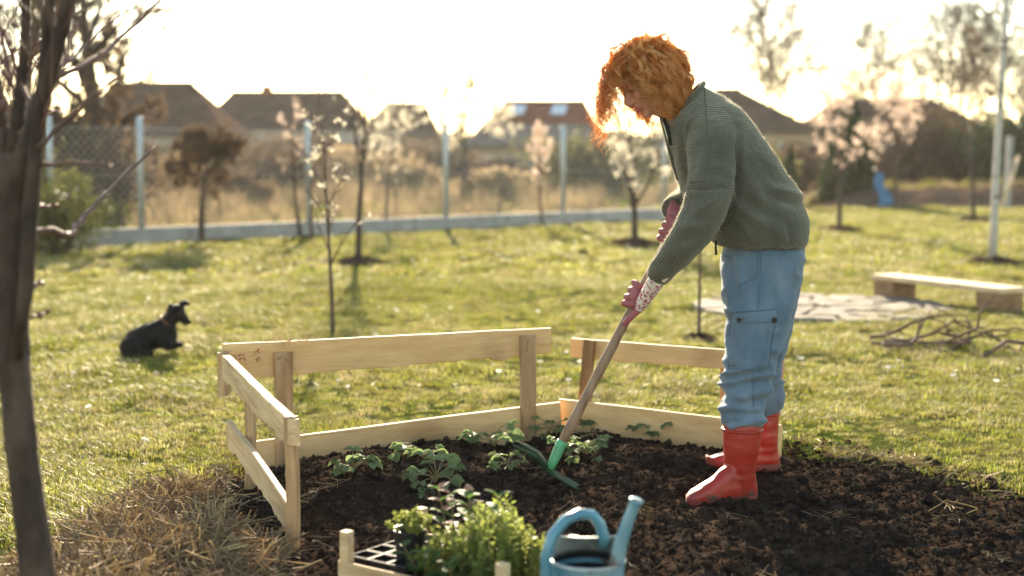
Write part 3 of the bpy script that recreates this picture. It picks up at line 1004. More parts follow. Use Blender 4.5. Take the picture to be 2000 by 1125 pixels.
def grip(center_px, wrist, offs, a0, a1, thumb, m_back, m_fing, label):
    C0 = pp(*center_px)
    # point on the handle axis nearest the wanted place
    t = (C0 - H_TOP).dot(HD)
    O = H_TOP + HD * t
    e_cam = (-YV - HD * (-YV).dot(HD)).normalized()
    e_r = e_cam.cross(HD).normalized()
    if e_r.x < 0: e_r = -e_r
    def around(u, ang, R):
        a = math.radians(ang)
        return O + HD * u + e_r * (math.cos(a) * R) + e_cam * (math.sin(a) * R)
    W = pp(*wrist)
    palm = MB()
    knuck = [around(o, a0, 0.036) for o in offs]
    # palm: loft from wrist to the knuckle row
    row = (knuck[-1] - knuck[0])
    rings = []
    kc = (knuck[0] + knuck[-1]) / 2
    back = (W - kc).normalized()
    nrm = row.cross(back).normalized()
    for s, wd, thk in ((1.22, .034, .028), (1.0, .036, .028), (.75, .042, .027), (.45, .049, .025), (.15, .051, .022), (-.10, .048, .018)):
        c = kc.lerp(W, s)
        rings.append(ring(c, row.normalized() * wd, nrm * thk, 20, 2.6))
    palm.loft(rings)
    fing = MB()
    for i, o in enumerate(offs):
        R = 0.0295
        ln = (0.92, 1.0, 0.96, 0.80)[i]
        pts, rad = [], []
        base = knuck[i].lerp(kc.lerp(W, .3), 0.15)
        pts.append(base); rad.append(.0130)
        for q in range(9):
            ang = a0 + (a1 - a0) * ln * q / 8
            kn = 0.0055 * (1 if q in (2, 5) else 0)
            pts.append(around(o + 0.004 * math.sin(q + i), ang, R + kn + (0.008 if q == 0 else 0)))
            rad.append(.0128 - 0.0003 * q)
        fing.tube(pts, rad, 12)
    th = MB()
    pts = [kc.lerp(W, .62) + row.normalized() * 0.012] + [around(*q) for q in thumb]
    th.tube(pts, [.016, .0145, .0125, .0125, .0105][:len(pts)], 12)
    th.ellipsoid(pts[-1], (.0105, .0105, .0105), None, 12, 8)
    g = keep(add('glove', remesh(palm, 'glove', .0035, 5), m_back), person)
    f = add('fingers', remesh(fing, 'fingers', .0026, 3), m_fing); f.parent = g
    h = add('thumb', remesh(th, 'thumb', .0028, 4), m_fing); h.parent = g
    return g
grip((1249, 578, -.15), (1283, 546, -.17), (-.036, -.012, .012, .035), 62, 265, [(.036, 60, .034), (.055, 70, .032), (.080, 85, .029), (.098, 92, .027)], m_floral, m_pink, '')
grip((1312, 452, -.05), (1317, 415, .0), (-.034, -.011, .012, .034), 50, 250, [(.03, 30, .034), (.045, 20, .032), (.062, 0, .029)], m_pink, m_pink, '')

# --- hair: curly strands rooted on the scalp, hanging under gravity
def hair_material():
    m, t, N, L = nt('ginger_hair')
    b = N['Principled BSDF']
    at = N.new('ShaderNodeAttribute'); at.attribute_name = 'tone'
    r = ramp(N, [(0.70, 0.28, 0.065), (0.88, 0.48, 0.15), (0.98, 0.70, 0.34)], [0.0, 0.5, 1.0])
    L.new(at.outputs['Fac'], r.inputs[0])
    L.new(r.outputs[0], b.inputs['Base Color'])
    b.inputs['Roughness'].default_value = 0.42
    b.inputs['Specular IOR Level'].default_value = 0.5
    tr = N.new('ShaderNodeBsdfTranslucent')
    L.new(r.outputs[0], tr.inputs['Color'])
    mx = N.new('ShaderNodeMixShader'); mx.inputs[0].default_value = 0.68
    L.new(b.outputs[0], mx.inputs[1]); L.new(tr.outputs[0], mx.inputs[2])
    L.new(mx.outputs[0], N['Material Output'].inputs[0])
    return m

def hair():
    g = np.random.default_rng(5)
    SEG = 26
    V, Fc, tone = [], [], []
    HMn = np.array(HM)
    hcn = np.array(hc)
    rr = np.array([0.100, 0.083, 0.104])                      # scalp ellipsoid half axes
    cen = np.array([-0.008, 0, 0.012])
    down = HMn.T @ np.array([0, 0, -1.0])                     # gravity in head coordinates
    left = HMn.T @ np.array([-1.0, 0, 0])
    nclump = 320
    clumps = []
    while len(clumps) < nclump:
        v = g.normal(size=3); v /= np.linalg.norm(v)
        # scalp: above the hairline in front, down to the nape behind
        f, s, u = v
        if f > 0.25 and u < 0.30 + 0.55 * f: continue
        if f <= 0.25 and u < -0.60: continue
        if f > 0.05 and u < -0.05 and abs(s) > 0.3: continue
        clumps.append(v)
    for ci, v in enumerate(clumps):
        L0 = 0.215 + 0.050 * g.random()
        if v[2] < 0: L0 *= 0.80
        if v[0] < -0.3: L0 *= 0.80
        if v[0] > 0.42: L0 *= 0.85 + 0.40 * g.random()
        out = v.copy()
        ctone = 0.5 + 0.36 * g.normal()
        ftar = 0.070 + 0.12 * g.random()
        ph0, fr = g.random() * 6.28, 15 + 8 * g.random()
        R0 = 0.0060 + 0.0065 * g.random()
        # guide path in head coordinates
        p = cen + v * rr
        d = v * (0.85 if v[2] < 0.45 else 0.30) + down * 0.28 + 0.28 * g.normal(size=3)
        if v[0] > 0.15: d = d + np.array([0.75, 0, 0.05])
        up_ = -(d @ down)
        if up_ > 0.15: d = d + down * (up_ - 0.15)
        d /= np.linalg.norm(d)
        path = [p.copy()]
        step = L0 / SEG
        for i in range(SEG):
            t = i / SEG
            pull = 0.16 + 0.26 * t
            d = d + down * pull + left * (0.012 if v[0] > 0.1 else -0.012)
            d /= np.linalg.norm(d)
            p = p + d * step
            # stay outside head and hair cushion
            q = (p - cen) / (rr * np.array([1.13, 1.13, 1.04]))
            lq = np.linalg.norm(q)
            if lq < 1: p = cen + q / lq * rr * np.array([1.13, 1.13, 1.04])
            q = (p - np.array([0.036, 0, -0.05])) / np.array([0.078, 0.083, 0.092])
            lq = np.linalg.norm(q)
            if lq < 1: p = np.array([0.036, 0, -0.05]) + q / lq * np.array([0.078, 0.083, 0.092])
            hgt = -(p - cen) @ down                              # crown locks lie down instead of standing up
            if hgt > 0.107 + 0.006 * ctone: p = p + down * (hgt - 0.107 - 0.006 * ctone)
            # locks part round the face: fringe hangs in front of it, side hair behind the cheek
            if p[2] < 0.045:
                if v[0] > 0.42 or (v[0] > 0.2 and v[1] > 0.35):
                    p[0] += 0.30 * max(0, ftar - p[0])
                else:
                    lim = 0.046 - 0.10 * max(0, -p[2] - 0.04) + 0.012 * ctone
                    p[0] -= 0.40 * max(0, p[0] - lim)
            path.append(p.copy())
        path = np.array(path)
        ns = 11 if v[0] > 0.42 else 15
        for s in range(ns):
            fly = g.random() < (0.20 if v[2] < 0.5 else 0.08)
            off = g.normal(size=3) * (0.010 if v[0] > 0.42 else 0.0048)
            ln = (0.62 + 0.5 * g.random())
            R = R0 * (0.55 + 0.9 * g.random()) * (1.5 if fly else 1)
            ph = ph0 + g.normal() * 0.30
            tt = np.linspace(0, min(1, ln), SEG)
            idx = tt * (len(path) - 1)
            i0 = np.clip(idx.astype(int), 0, len(path) - 2)
            fr_ = (idx - i0)[:, None]
            c = path[i0] * (1 - fr_) + path[i0 + 1] * fr_
            grow = np.clip(tt * 3.0, 0, 1)[:, None]
            spread = (0.25 + 1.2 * tt)[:, None] * (1.5 if fly else 1)
            tg = np.gradient(c, axis=0); tg /= np.linalg.norm(tg, axis=1)[:, None] + 1e-9
            a = np.cross(tg, v + 0.01); a /= np.linalg.norm(a, axis=1)[:, None] + 1e-9
            b2 = np.cross(tg, a)
            an = (ph + tt * L0 * fr * 6.28 * 0.9)[:, None]
            c = c + off * spread + grow * R * (a * np.cos(an) + b2 * np.sin(an))
            wl = c @ HMn.T + hcn
            r = 0.0010 if not fly else 0.0006
            tg = np.gradient(wl, axis=0); tg /= np.linalg.norm(tg, axis=1)[:, None] + 1e-9
            a = np.cross(tg, [0.3, 0.8, 0.5]); a /= np.linalg.norm(a, axis=1)[:, None] + 1e-9
            b2 = np.cross(tg, a)
            rw = (r * (1 - 0.55 * tt))[:, None]
            n = len(V)
            for k in range(3):
                pass
            ringv = np.stack([wl + rw * (a * math.cos(k * 2.094) + b2 * math.sin(k * 2.094)) for k in range(3)], 1).reshape(-1, 3)
            V.extend(ringv.tolist())
            tone.extend([float(np.clip(ctone + 0.12 * g.normal(), 0, 1))] * (SEG * 3))
            for i in range(SEG - 1):
                for k in range(3):
                    k2 = (k + 1) % 3
                    Fc.append((n + i * 3 + k, n + i * 3 + k2, n + i * 3 + 3 + k2, n + i * 3 + 3 + k))
    me = mesh_from('hair', V, Fc, True)
    at = me.attributes.new('tone', 'FLOAT', 'POINT')
    at.data.foreach_set('value', tone)
    return me
keep(add('hair', hair(), hair_material()), person)
# ---------------------------------------------------------------- plank fence of the bed
def wood_material(name, cols, knot=0.6, dark=(0.13, 0.075, 0.04), bump=0.25, rough=0.75):
    """sawn wood, grain along local x"""
    m, t, N, L = nt(name)
    b = N['Principled BSDF']
    tc = N.new('ShaderNodeTexCoord')
    oi = N.new('ShaderNodeObjectInfo')
    mp = N.new('ShaderNodeMapping')
    cb = N.new('ShaderNodeCombineXYZ')
    mu = N.new('ShaderNodeMath'); mu.operation = 'MULTIPLY'; mu.inputs[1].default_value = 7.0
    L.new(oi.outputs['Random'], mu.inputs[0])
    for i in range(3): L.new(mu.outputs[0], cb.inputs[i])
    L.new(cb.outputs[0], mp.inputs['Location'])
    L.new(tc.outputs['Object'], mp.inputs[0])
    m2 = N.new('ShaderNodeMapping'); m2.inputs['Scale'].default_value = (1.0, 9.0, 9.0)
    L.new(mp.outputs[0], m2.inputs[0])
    big, fine = N.new('ShaderNodeTexNoise'), N.new('ShaderNodeTexNoise')
    big.inputs['Scale'].default_value, big.inputs['Detail'].default_value, big.inputs['Distortion'].default_value = 3.0, 5, 0.8
    fine.inputs['Scale'].default_value, fine.inputs['Detail'].default_value, fine.inputs['Distortion'].default_value = 13.0, 4, 0.6
    L.new(m2.outputs[0], big.inputs['Vector']); L.new(m2.outputs[0], fine.inputs['Vector'])
    r = ramp(N, cols, [0.30, 0.5, 0.70])
    L.new(big.outputs[0], r.inputs[0])
    rf = ramp(N, [(0.88, 0.85, 0.82), (1.05, 1.05, 1.05)], [0.33, 0.62])
    L.new(fine.outputs[0], rf.inputs[0])
    mx = N.new('ShaderNodeMixRGB'); mx.blend_type = 'MULTIPLY'; mx.inputs[0].default_value = 0.8
    L.new(r.outputs[0], mx.inputs[1]); L.new(rf.outputs[0], mx.inputs[2])
    vo = N.new('ShaderNodeTexVoronoi'); vo.inputs['Scale'].default_value = 5.5
    m3 = N.new('ShaderNodeMapping'); m3.inputs['Scale'].default_value = (0.55, 1.0, 1.0)
    L.new(mp.outputs[0], m3.inputs[0]); L.new(m3.outputs[0], vo.inputs['Vector'])
    rk = ramp(N, [(1, 1, 1), (1, 1, 1), (0, 0, 0)], [0.0, 0.04, 0.085])
    L.new(vo.outputs['Distance'], rk.inputs[0])
    mk = N.new('ShaderNodeMath'); mk.operation = 'MULTIPLY'; mk.inputs[1].default_value = knot
    L.new(rk.outputs[0], mk.inputs[0])
    st = N.new('ShaderNodeTexNoise'); st.inputs['Scale'].default_value, st.inputs['Detail'].default_value = 2.2, 6
    L.new(mp.outputs[0], st.inputs['Vector'])
    rs = ramp(N, [(1.05, 1.04, 1.0), (0.95, 0.92, 0.88), (0.55, 0.46, 0.39)], [0.4, 0.56, 0.72])
    L.new(st.outputs[0], rs.inputs[0])
    ms = N.new('ShaderNodeMixRGB'); ms.blend_type = 'MULTIPLY'; ms.inputs[0].default_value = 1
    L.new(mx.outputs[0], ms.inputs[1]); L.new(rs.outputs[0], ms.inputs[2])
    mf = N.new('ShaderNodeMixRGB'); mf.inputs[2].default_value = (*dark, 1)
    L.new(mk.outputs[0], mf.inputs[0]); L.new(ms.outputs[0], mf.inputs[1])
    L.new(mf.outputs[0], b.inputs['Base Color'])
    b.inputs['Roughness'].default_value = rough
    b.inputs['Specular IOR Level'].default_value = 0.25
    bu = N.new('ShaderNodeBump'); bu.inputs['Strength'].default_value, bu.inputs['Distance'].default_value = bump, 0.004
    L.new(fine.outputs[0], bu.inputs['Height']); L.new(bu.outputs[0], b.inputs['Normal'])
    return m
m_board = wood_material('fresh_sawn_board', [(0.57, 0.37, 0.17), (0.62, 0.415, 0.20), (0.67, 0.47, 0.25)])
m_board2 = wood_material('bark_edged_board', [(0.38, 0.25, 0.13), (0.54, 0.385, 0.215), (0.64, 0.48, 0.285)], dark=(0.10, 0.06, 0.035), bump=0.7)
m_stake = wood_material('weathered_stake', [(0.26, 0.155, 0.075), (0.38, 0.245, 0.13), (0.48, 0.33, 0.185)], bump=0.5)
m_fibre = mat('torn_fibre', [(0.42, 0.30, 0.17), (0.55, 0.42, 0.26)], scale=30, rough=0.85, trans=0.3)
m_staple = mat('rusty_staple', [(0.10, 0.075, 0.06)], rough=0.5, metal=0.7)

def plank(name, a, b, ha, hb, th, m, parent, wane=0.006, top_wane=0.0015, seed=0, n=40, ends=0.006, notch=None):
    """board whose top edge runs a -> b; ha, hb heights; wavy sawn-off lower edge"""
    g = np.random.default_rng(seed)
    X = (b - a); Ln = X.length; X.normalize()
    Y = Vector((0, 0, 1)).cross(X).normalized()
    Z = X.cross(Y).normalized()
    t = np.linspace(0, 1, n)
    q = np.stack([t * Ln * 9 + seed * 3.1, np.zeros(n), np.zeros(n)], 1)
    low = wane * (fbm(q, 4, seed) + 0.6 * vnoise(q * 4, seed + 3))
    top = top_wane * fbm(q * 0.7, 3, seed + 9)
    bow = 0.004 * np.sin(t * math.pi * 1.3 + seed)
    V = []
    for i in range(n):
        h = ha + (hb - ha) * t[i] + low[i]
        if notch and notch[0] < t[i] < notch[1]:
            h -= notch[2] * (0.6 + 0.4 * math.sin((t[i] - notch[0]) / (notch[1] - notch[0]) * math.pi))
        x = t[i] * Ln + (ends * g.normal() * 0.2 if i in (0, n - 1) else 0)
        c = min(0.003, th * 0.2)
        for (y, z) in ((-th / 2, top[i] - c), (-th / 2 + c, top[i]), (th / 2 - c, top[i]), (th / 2, top[i] - c),
                       (th / 2, -h + c), (th / 2 - c, -h), (-th / 2 + c, -h + 0.004 * g.random()), (-th / 2, -h + c + 0.004 * g.random())):
            V.append((x + (ends * 0.35 * g.normal() if i in (0, n - 1) else 0), y + bow[i], z))
    Fc = []
    for i in range(n - 1):
        for j in range(8):
            j2 = (j + 1) % 8
            Fc.append((i * 8 + j, (i + 1) * 8 + j, (i + 1) * 8 + j2, i * 8 + j2))
    Fc.append(tuple(range(8))); Fc.append(tuple((n - 1) * 8 + j for j in range(7, -1, -1)))
    o = add(name, mesh_from(name, V, Fc), m)
    M = Matrix((X, Y, Z)).transposed().to_4x4(); M.translation = a
    keep(o, parent)
    o.matrix_basis = M
    return o

def fibres(parent_obj, pts, seed, m=None, ln=0.05):
    """torn wood fibres standing off an edge: one mesh"""
    g = np.random.default_rng(seed)
    b = MB()
    for p in pts:
        for k in range(3):
            d = Vector((g.normal(), g.normal(), g.normal() * 0.8 + 0.1)).normalized()
            l = ln * (0.3 + g.random())
            q = Vector(p) + Vector(g.normal(size=3) * 0.006)
            b.tube([q, q + d * l * .5 + Vector((0, 0, -.1 * l)), q + d * l + Vector((0, 0, -.35 * l))], [.0011, .0009, .0004], 3)
    o = b.build('torn_fibre', m or m_fibre)
    o.parent = parent_obj.parent
    o.matrix_parent_inverse = parent_obj.parent.matrix_basis.inverted()
    o['kind'] = 'stuff'
    return o

bedf = empty('plank_fence', (P(568, 1085, 4.07).x, P(568, 1085, 4.07).y, 0.0))
tag(bedf, 'low unfinished fence of pale planks nailed to stakes around the dug bed', 'plank fence')
bedf.location.z = 0.04
bpy.context.view_layer.update()
pl1 = plank('plank', P(435, 672, 5.33), P(1076, 640, 5.82), .140, .105, .022, m_board, bedf, wane=.0035, seed=3, n=90, notch=(.80, .87, -.012))
pl2 = plank('plank', P(498, 861, 5.40), P(1094, 785, 5.84), .150, .150, .022, m_board, bedf, wane=.004, seed=5, n=50)
pl3 = plank('plank', P(440, 694, 5.20), P(577, 820, 4.03), .095, .080, .032, m_board2, bedf, wane=.012, seed=8, n=60)
pl4 = plank('plank', P(449, 820, 5.08), P(572, 990, 4.08), .095, .085, .022, m_board2, bedf, wane=.011, seed=12, n=60)
pl5 = plank('plank', P(1117, 660, 6.00), P(1527, 691, 5.50), .085, .075, .024, m_board, bedf, wane=.005, seed=15, n=50)
pl6 = plank('plank', P(1093, 779, 5.92), P(1527, 829, 5.47), .150, .150, .022, m_board, bedf, wane=.005, seed=19, n=50)
def stake(px, ytop, ybot, d, w, th, seed, twist=0.0, lean=0.0):
    g = np.random.default_rng(seed)
    a = P(px, ytop, d); b = P(px + lean, ybot + 25, d)
    b = Vector((b.x, a.y, b.z))
    o = plank('stake', a + Vector((0, 0, 0)), b, w, w * (1 + .04 * g.normal()), th, m_stake, bedf, wane=.002, seed=seed, n=24, ends=.004)
    # stand the board upright: local x runs down, local z across
    X = (b - a).normalized()
    Y = Vector((math.sin(twist), math.cos(twist), 0)); Y = (Y - X * Y.dot(X)).normalized()
    Z = X.cross(Y).normalized()
    M = Matrix((X, Y, Z)).transposed().to_4x4(); M.translation = a + Z * (w / 2)
    o.matrix_basis = M
    return o
stake(568, 812, 1085, 4.06, .036, .030, 31, 0.45)
stake(487, 770, 966, 4.86, .034, .026, 32, 0.35)
stake(553, 688, 918, 5.385, .070, .024, 33, -.25)
stake(1031, 655, 850, 5.745, .064, .026, 34, -.22)
stake(1152, 664, 805, 5.92, .052, .026, 35, .35, -14)
stake(1417, 694, 860, 5.68, .040, .026, 36, .3)
stake(436, 688, 748, 5.30, .030, .05, 37, .3)
for px, py, d, an in ((545, 700, 5.36, .5), (561, 704, 5.36, -.8), (1031, 668, 5.72, 1.3), (1033, 832, 5.72, 1.0), (1029, 682, 5.72, 1.5)):
    b = MB()
    c = P(px, py, d - .004)
    dr = Vector((math.cos(an), 0, math.sin(an))) * .010
    b.tube([c - dr + Vector((0, .006, 0)), c - dr, c + dr, c + dr + Vector((0, .006, 0))], .0014, 5)
    keep(b.build('staple', m_staple), bedf)
m_red = mat('red_paint', [(0.36, 0.09, 0.05)], rough=.7)
for k in range(26):
    g = np.random.default_rng(900 + k)
    px, py = (468 + 9 * g.normal(), 700 + 5 * g.normal()) if k < 15 else (503 + 3 * g.normal(), 690 + 9 * g.normal())
    t_ = (px - 435) / 641
    c = P(px, py, 5.33 + .49 * t_ - .0145)
    b = MB(); b.ellipsoid(c, (.0015 + .003 * g.random(), .0012, .0015 + .002 * g.random()), None, 8, 5)
    keep(b.build('paint_mark', m_red), bedf)
fibres(pl3, [P(448 + 120 * k / 24, 745 + 125 * k / 24 + RNG.normal() * 2, 5.18 - 1.05 * k / 24) for k in range(25)], 4, ln=.035)
fibres(pl4, [P(449 + 5 * RNG.normal(), 822 + 40 * RNG.random(), 5.07) for k in range(16)], 5, ln=.03)
fibres(pl1, [P(505 + 100 * RNG.random(), 664 + 2 * RNG.normal(), 5.40) for k in range(22)], 6, ln=.04)
fibres(pl1, [P(570 + 480 * RNG.random(), 725, 5.55) for k in range(14)], 7, ln=.02)
fibres(pl4, [P(560 + 8 * RNG.normal(), 1030 + 25 * RNG.random(), 4.08) for k in range(10)], 8, ln=.04)

# ---------------------------------------------------------------- watering can
can_c = P(1148, 1075, 3.12)
cz = soil_at(can_c.x, can_c.y) + 0.01
can = empty('watering_can', (can_c.x, can_c.y, cz))
tag(can, 'battered light blue metal watering can with arched handle, standing on soil beside the crate', 'watering can')
def can_material():
    m, t, N, L = nt('chipped_blue_enamel')
    b = N['Principled BSDF']
    tc = N.new('ShaderNodeTexCoord')
    n1, n2 = N.new('ShaderNodeTexNoise'), N.new('ShaderNodeTexNoise')
    n1.inputs['Scale'].default_value, n1.inputs['Detail'].default_value = 14, 8
    n2.inputs['Scale'].default_value, n2.inputs['Detail'].default_value = 5, 5
    for n in (n1, n2): L.new(tc.outputs['Object'], n.inputs['Vector'])
    r2 = ramp(N, [(0.045, 0.16, 0.235), (0.09, 0.24, 0.31), (0.28, 0.38, 0.40)], [0.3, 0.5, 0.72])
    L.new(n2.outputs[0], r2.inputs[0])
    r1 = ramp(N, [(0, 0, 0), (1, 1, 1)], [0.56, 0.63])
    L.new(n1.outputs[0], r1.inputs[0])
    mx = N.new('ShaderNodeMixRGB'); mx.inputs[2].default_value = (0.13, 0.085, 0.065, 1)
    L.new(r1.outputs[0], mx.inputs[0]); L.new(r2.outputs[0], mx.inputs[1])
    L.new(mx.outputs[0], b.inputs['Base Color'])
    b.inputs['Roughness'].default_value = 0.38
    b.inputs['Metallic'].default_value = 0.15
    return m
m_can = can_material()
m_cantop = mat('worn_grey_zinc', [(0.30, 0.34, 0.34), (0.45, 0.48, 0.47), (0.22, 0.19, 0.17)], scale=14, rough=0.4, metal=0.5)
m_dark = mat('dark_shade_and_nose', [(0.012, 0.012, 0.012)], rough=0.9)  # near-black for the painted shade in can and spout, and for the dog's nose
zt = 1.19 - 3.12 * (1090 - 307) / F_PX           # top rim level
c0 = Vector((can_c.x, can_c.y, 0))
prof = [(0.078, cz), (0.081, cz + .004), (0.083, cz + .02), (0.080, cz + .03), (0.080, zt - .085), (0.083, zt - .080), (0.083, zt - .070), (0.080, zt - .064), (0.080, zt - .012), (0.083, zt - .006), (0.083, zt)]
b = MB()
K = 40
def circ(r, z, sx=1.0):
    return [c0 + Vector((r * math.cos(2 * math.pi * j / K), r * math.sin(2 * math.pi * j / K), z)) for j in range(K)]
b.loft([circ(r, z) for r, z in prof] + [circ(.079, zt), circ(.077, zt - .02), circ(.076, cz + .01)], cap=True)
keep(b.build('body', m_can, None, True), can)
# domed cover over the far half of the top, open in front-left
b = MB()
rows = []
for i in range(7):
    f = i / 6
    rows.append([c0 + Vector((.080 * math.cos(a) * (1 - f * .0), .080 * math.sin(a) * (1 - f) + f * (.012 + .030 * math.cos(a) ** 2) * (1 if True else 0), zt - .004 + .050 * math.sin(f * math.pi / 2))) for a in np.linspace(-0.55, math.pi + 0.12, 22)])
V = [p for r in rows for p in r]
Fc = [(i * 22 + j, i * 22 + j + 1, (i + 1) * 22 + j + 1, (i + 1) * 22 + j) for i in range(6) for j in range(21)]
cov = add('cover', mesh_from('cover', V, Fc, True), m_cantop)
sm = cov.modifiers.new('t', 'SOLIDIFY'); sm.thickness = .003
keep(cov, can)
b = MB()
for a in (0,):
    b.tube([Vector((c0.x + .081 * math.cos(t), c0.y + .081 * math.sin(t), zt)) for t in np.linspace(0, 2 * math.pi, 40)], .004, 8)
keep(b.build('rim', m_cantop, None, True), can)
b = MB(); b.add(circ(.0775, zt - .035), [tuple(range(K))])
keep(b.build('inside', m_dark), can)  # dark disc standing in for the shade inside the can
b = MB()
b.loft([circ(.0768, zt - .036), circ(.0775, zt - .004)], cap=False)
keep(b.build('inner_shade', m_dark), can)  # dark liner below the rim, can's inner shade put into its colour
hpts = [(1074, 1190, 3.10), (1066, 1130, 3.09), (1066, 1088, 3.08), (1080, 1045, 3.08), (1104, 1016, 3.09), (1132, 1003, 3.10), (1157, 1006, 3.12), (1172, 1024, 3.13), (1178, 1046, 3.14), (1180, 1066, 3.15)]
b = MB(); b.tube([P(*q) for q in hpts], [.011, .012, .0125, .0125, .012, .012, .012, .012, .013, .016], 14)
keep(b.build('handle', m_can, None, True), can)
spts = [(1196, 1170, 3.10), (1204, 1100, 3.08), (1214, 1055, 3.07), (1228, 1015, 3.06), (1243, 977, 3.05)]
b = MB(); b.tube([P(*q) for q in spts], [.024, .017, .0148, .013, .0112], 16, cap=False)
b.tube([P(1241, 983, 3.052), P(1243, 976, 3.05)], [.0145, .0145], 16)
keep(b.build('spout', m_can, None, True), can)
b = MB(); b.tube([P(1243, 976, 3.049), P(1243.3, 975, 3.049)], [.011, .011], 14)
keep(b.build('spout_shade', m_dark), can)  # dark disc painted as the shade in the spout mouth

# ---------------------------------------------------------------- crate of seedlings
q0, q1 = G(677, 1037, .27), G(982, 1100, .27)
ux = (q1 - q0); CL = ux.length; ux.normalize()
vx = Vector((-ux.y, ux.x, 0))
CW = 0.29
crz = 0.075
crate = empty('crate', (q0.x, q0.y, crz), math.atan2(ux.y, ux.x))
tag(crate, 'small pale wooden crate holding potted seedlings beside the watering can', 'crate')
m_crate = wood_material('thin_crate_wood', [(0.44, 0.29, 0.15), (0.58, 0.41, 0.23), (0.66, 0.49, 0.30)], knot=0.3)
def cbox(name, c, s, m=m_crate):
    bb = MB(); bb.box((0, 0, 0), s)
    o = bb.build(name, m, crate); o.location = c
    md = o.modifiers.new('b', 'BEVEL'); md.width = .0015; md.segments = 1
    return o
for x, y in ((0, 0), (CL, 0), (0, CW), (CL, CW)):
    cbox('corner_post', (x, y, .0975), (.026, .026, .195))
for k, (z, h) in enumerate(((.028, .05), (.095, .055))):
    cbox('slat', (CL / 2, -.0165, z), (CL + .026, .007, h))
    cbox('slat', (CL / 2, CW + .0165, z), (CL + .026, .007, h))
    cbox('slat', (-.0165, CW / 2, z), (.007, CW + .02, h))
    cbox('slat', (CL + .0165, CW / 2, z), (.007, CW + .02, h))
for k in range(5):
    cbox('floor_slat', (CL / 2, .03 + k * (CW - .06) / 4, .006), (CL, .045, .008))

def cw(u, v, z):
    return q0 + ux * u + vx * v + Vector((0, 0, crz + z - .27))
# black cell tray in the left end of the crate
tray = empty('seed_tray', cw(.105, CW / 2, .03), math.atan2(ux.y, ux.x))
tag(tray, 'black plastic seed tray of square cells in the end of the crate', 'seed tray')
m_blk = mat('black_plastic', [(0.010, 0.010, 0.011), (0.02, 0.02, 0.021)], scale=10, rough=0.5, spec=0.2)
for iu in range(3):
    for iv in range(4):
        w = .058
        b = MB()
        x0, y0 = -.085 + iu * .061, -.095 + iv * .063
        def sq(s, z): return [Vector((x0 + sx * s / 2, y0 + sy * s / 2, z)) for sx, sy in ((-1, -1), (1, -1), (1, 1), (-1, 1))]
        b.loft([sq(.040, 0), sq(w, .095), sq(w + .003, .097), sq(w - .004, .098), sq(w - .006, .085)], cap=False)
        b.add(sq(w - .006, .085), [(0, 1, 2, 3)]); b.add(sq(.040, 0), [(3, 2, 1, 0)])
        b.build('cell', m_blk, tray)
m_terra = mat('terracotta_plastic', [(0.28, 0.075, 0.04), (0.36, 0.11, 0.06)], scale=10, rough=0.5)
m_pot_soil = soil_mat

# plants of the crate
m_herb = mat('herb_leaf', [(0.19, 0.235, 0.045), (0.28, 0.31, 0.08)], scale=25, rough=0.5, trans=0.5, rnd=0.2)
m_broad = mat('broad_leaf', [(0.055, 0.115, 0.025), (0.10, 0.165, 0.04)], scale=18, rough=0.55, trans=0.5, spec=0.2, rnd=0.2)
m_rosy = mat('rosy_leaf', [(0.30, 0.17, 0.13), (0.36, 0.24, 0.16)], scale=20, rough=0.6, trans=0.4, spec=.15)
m_stem = mat('reddish_stem', [(0.16, 0.085, 0.045), (0.13, 0.14, 0.045)], scale=12, rough=0.6)
def leaf_shape(L, W, n=5, fold=0.2, droop=0.25):
    """simple pointed leaf along +x"""
    V, Fc = [], []
    for i in range(n + 1):
        t = i / n
        w = W * math.sin(math.pi * (t ** 0.8)) ** 0.8 if 0 < t < 1 else 0.0006
        z = -droop * L * t * t
        V += [(L * t, -w / 2, z + fold * w), (L * t, 0, z), (L * t, w / 2, z + fold * w)]
    for i in range(n):
        a = i * 3
        Fc += [(a, a + 3, a + 4, a + 1), (a + 1, a + 4, a + 5, a + 2)]
    return V, Fc
LEAF_ME = {}
def put_leaf(mb, p, d, size, roll, wide=0.5, droop=.25):
    V, Fc = leaf_shape(size, size * wide, 4, .22, droop)
    d = d.normalized()
    up = Vector((0, 0, 1)) if abs(d.z) < .95 else Vector((1, 0, 0))
    y = up.cross(d).normalized(); z = d.cross(y)
    M = Matrix((d, y, z)).transposed() @ Matrix.Rotation(roll, 3, 'X')
    mb.add([p + M @ Vector(v) for v in V], Fc)

def pot(root, r, h, m):
    b = MB()
    K2 = 20
    def cc(rr, z): return [Vector((rr * math.cos(2 * math.pi * j / K2), rr * math.sin(2 * math.pi * j / K2), z)) for j in range(K2)]
    b.loft([cc(r * .72, 0), cc(r * .95, h - .012), cc(r * 1.02, h - .012), cc(r * 1.02, h), cc(r * .94, h), cc(r * .9, h - .012)], cap=False)
    b.add(cc(r * .72, 0), [tuple(range(K2 - 1, -1, -1))])
    b.build('pot', m, root, False)
    b = MB(); b.add(cc(r * .91, h - .011), [tuple(range(K2))])
    b.build('potting_soil', m_pot_soil, root)

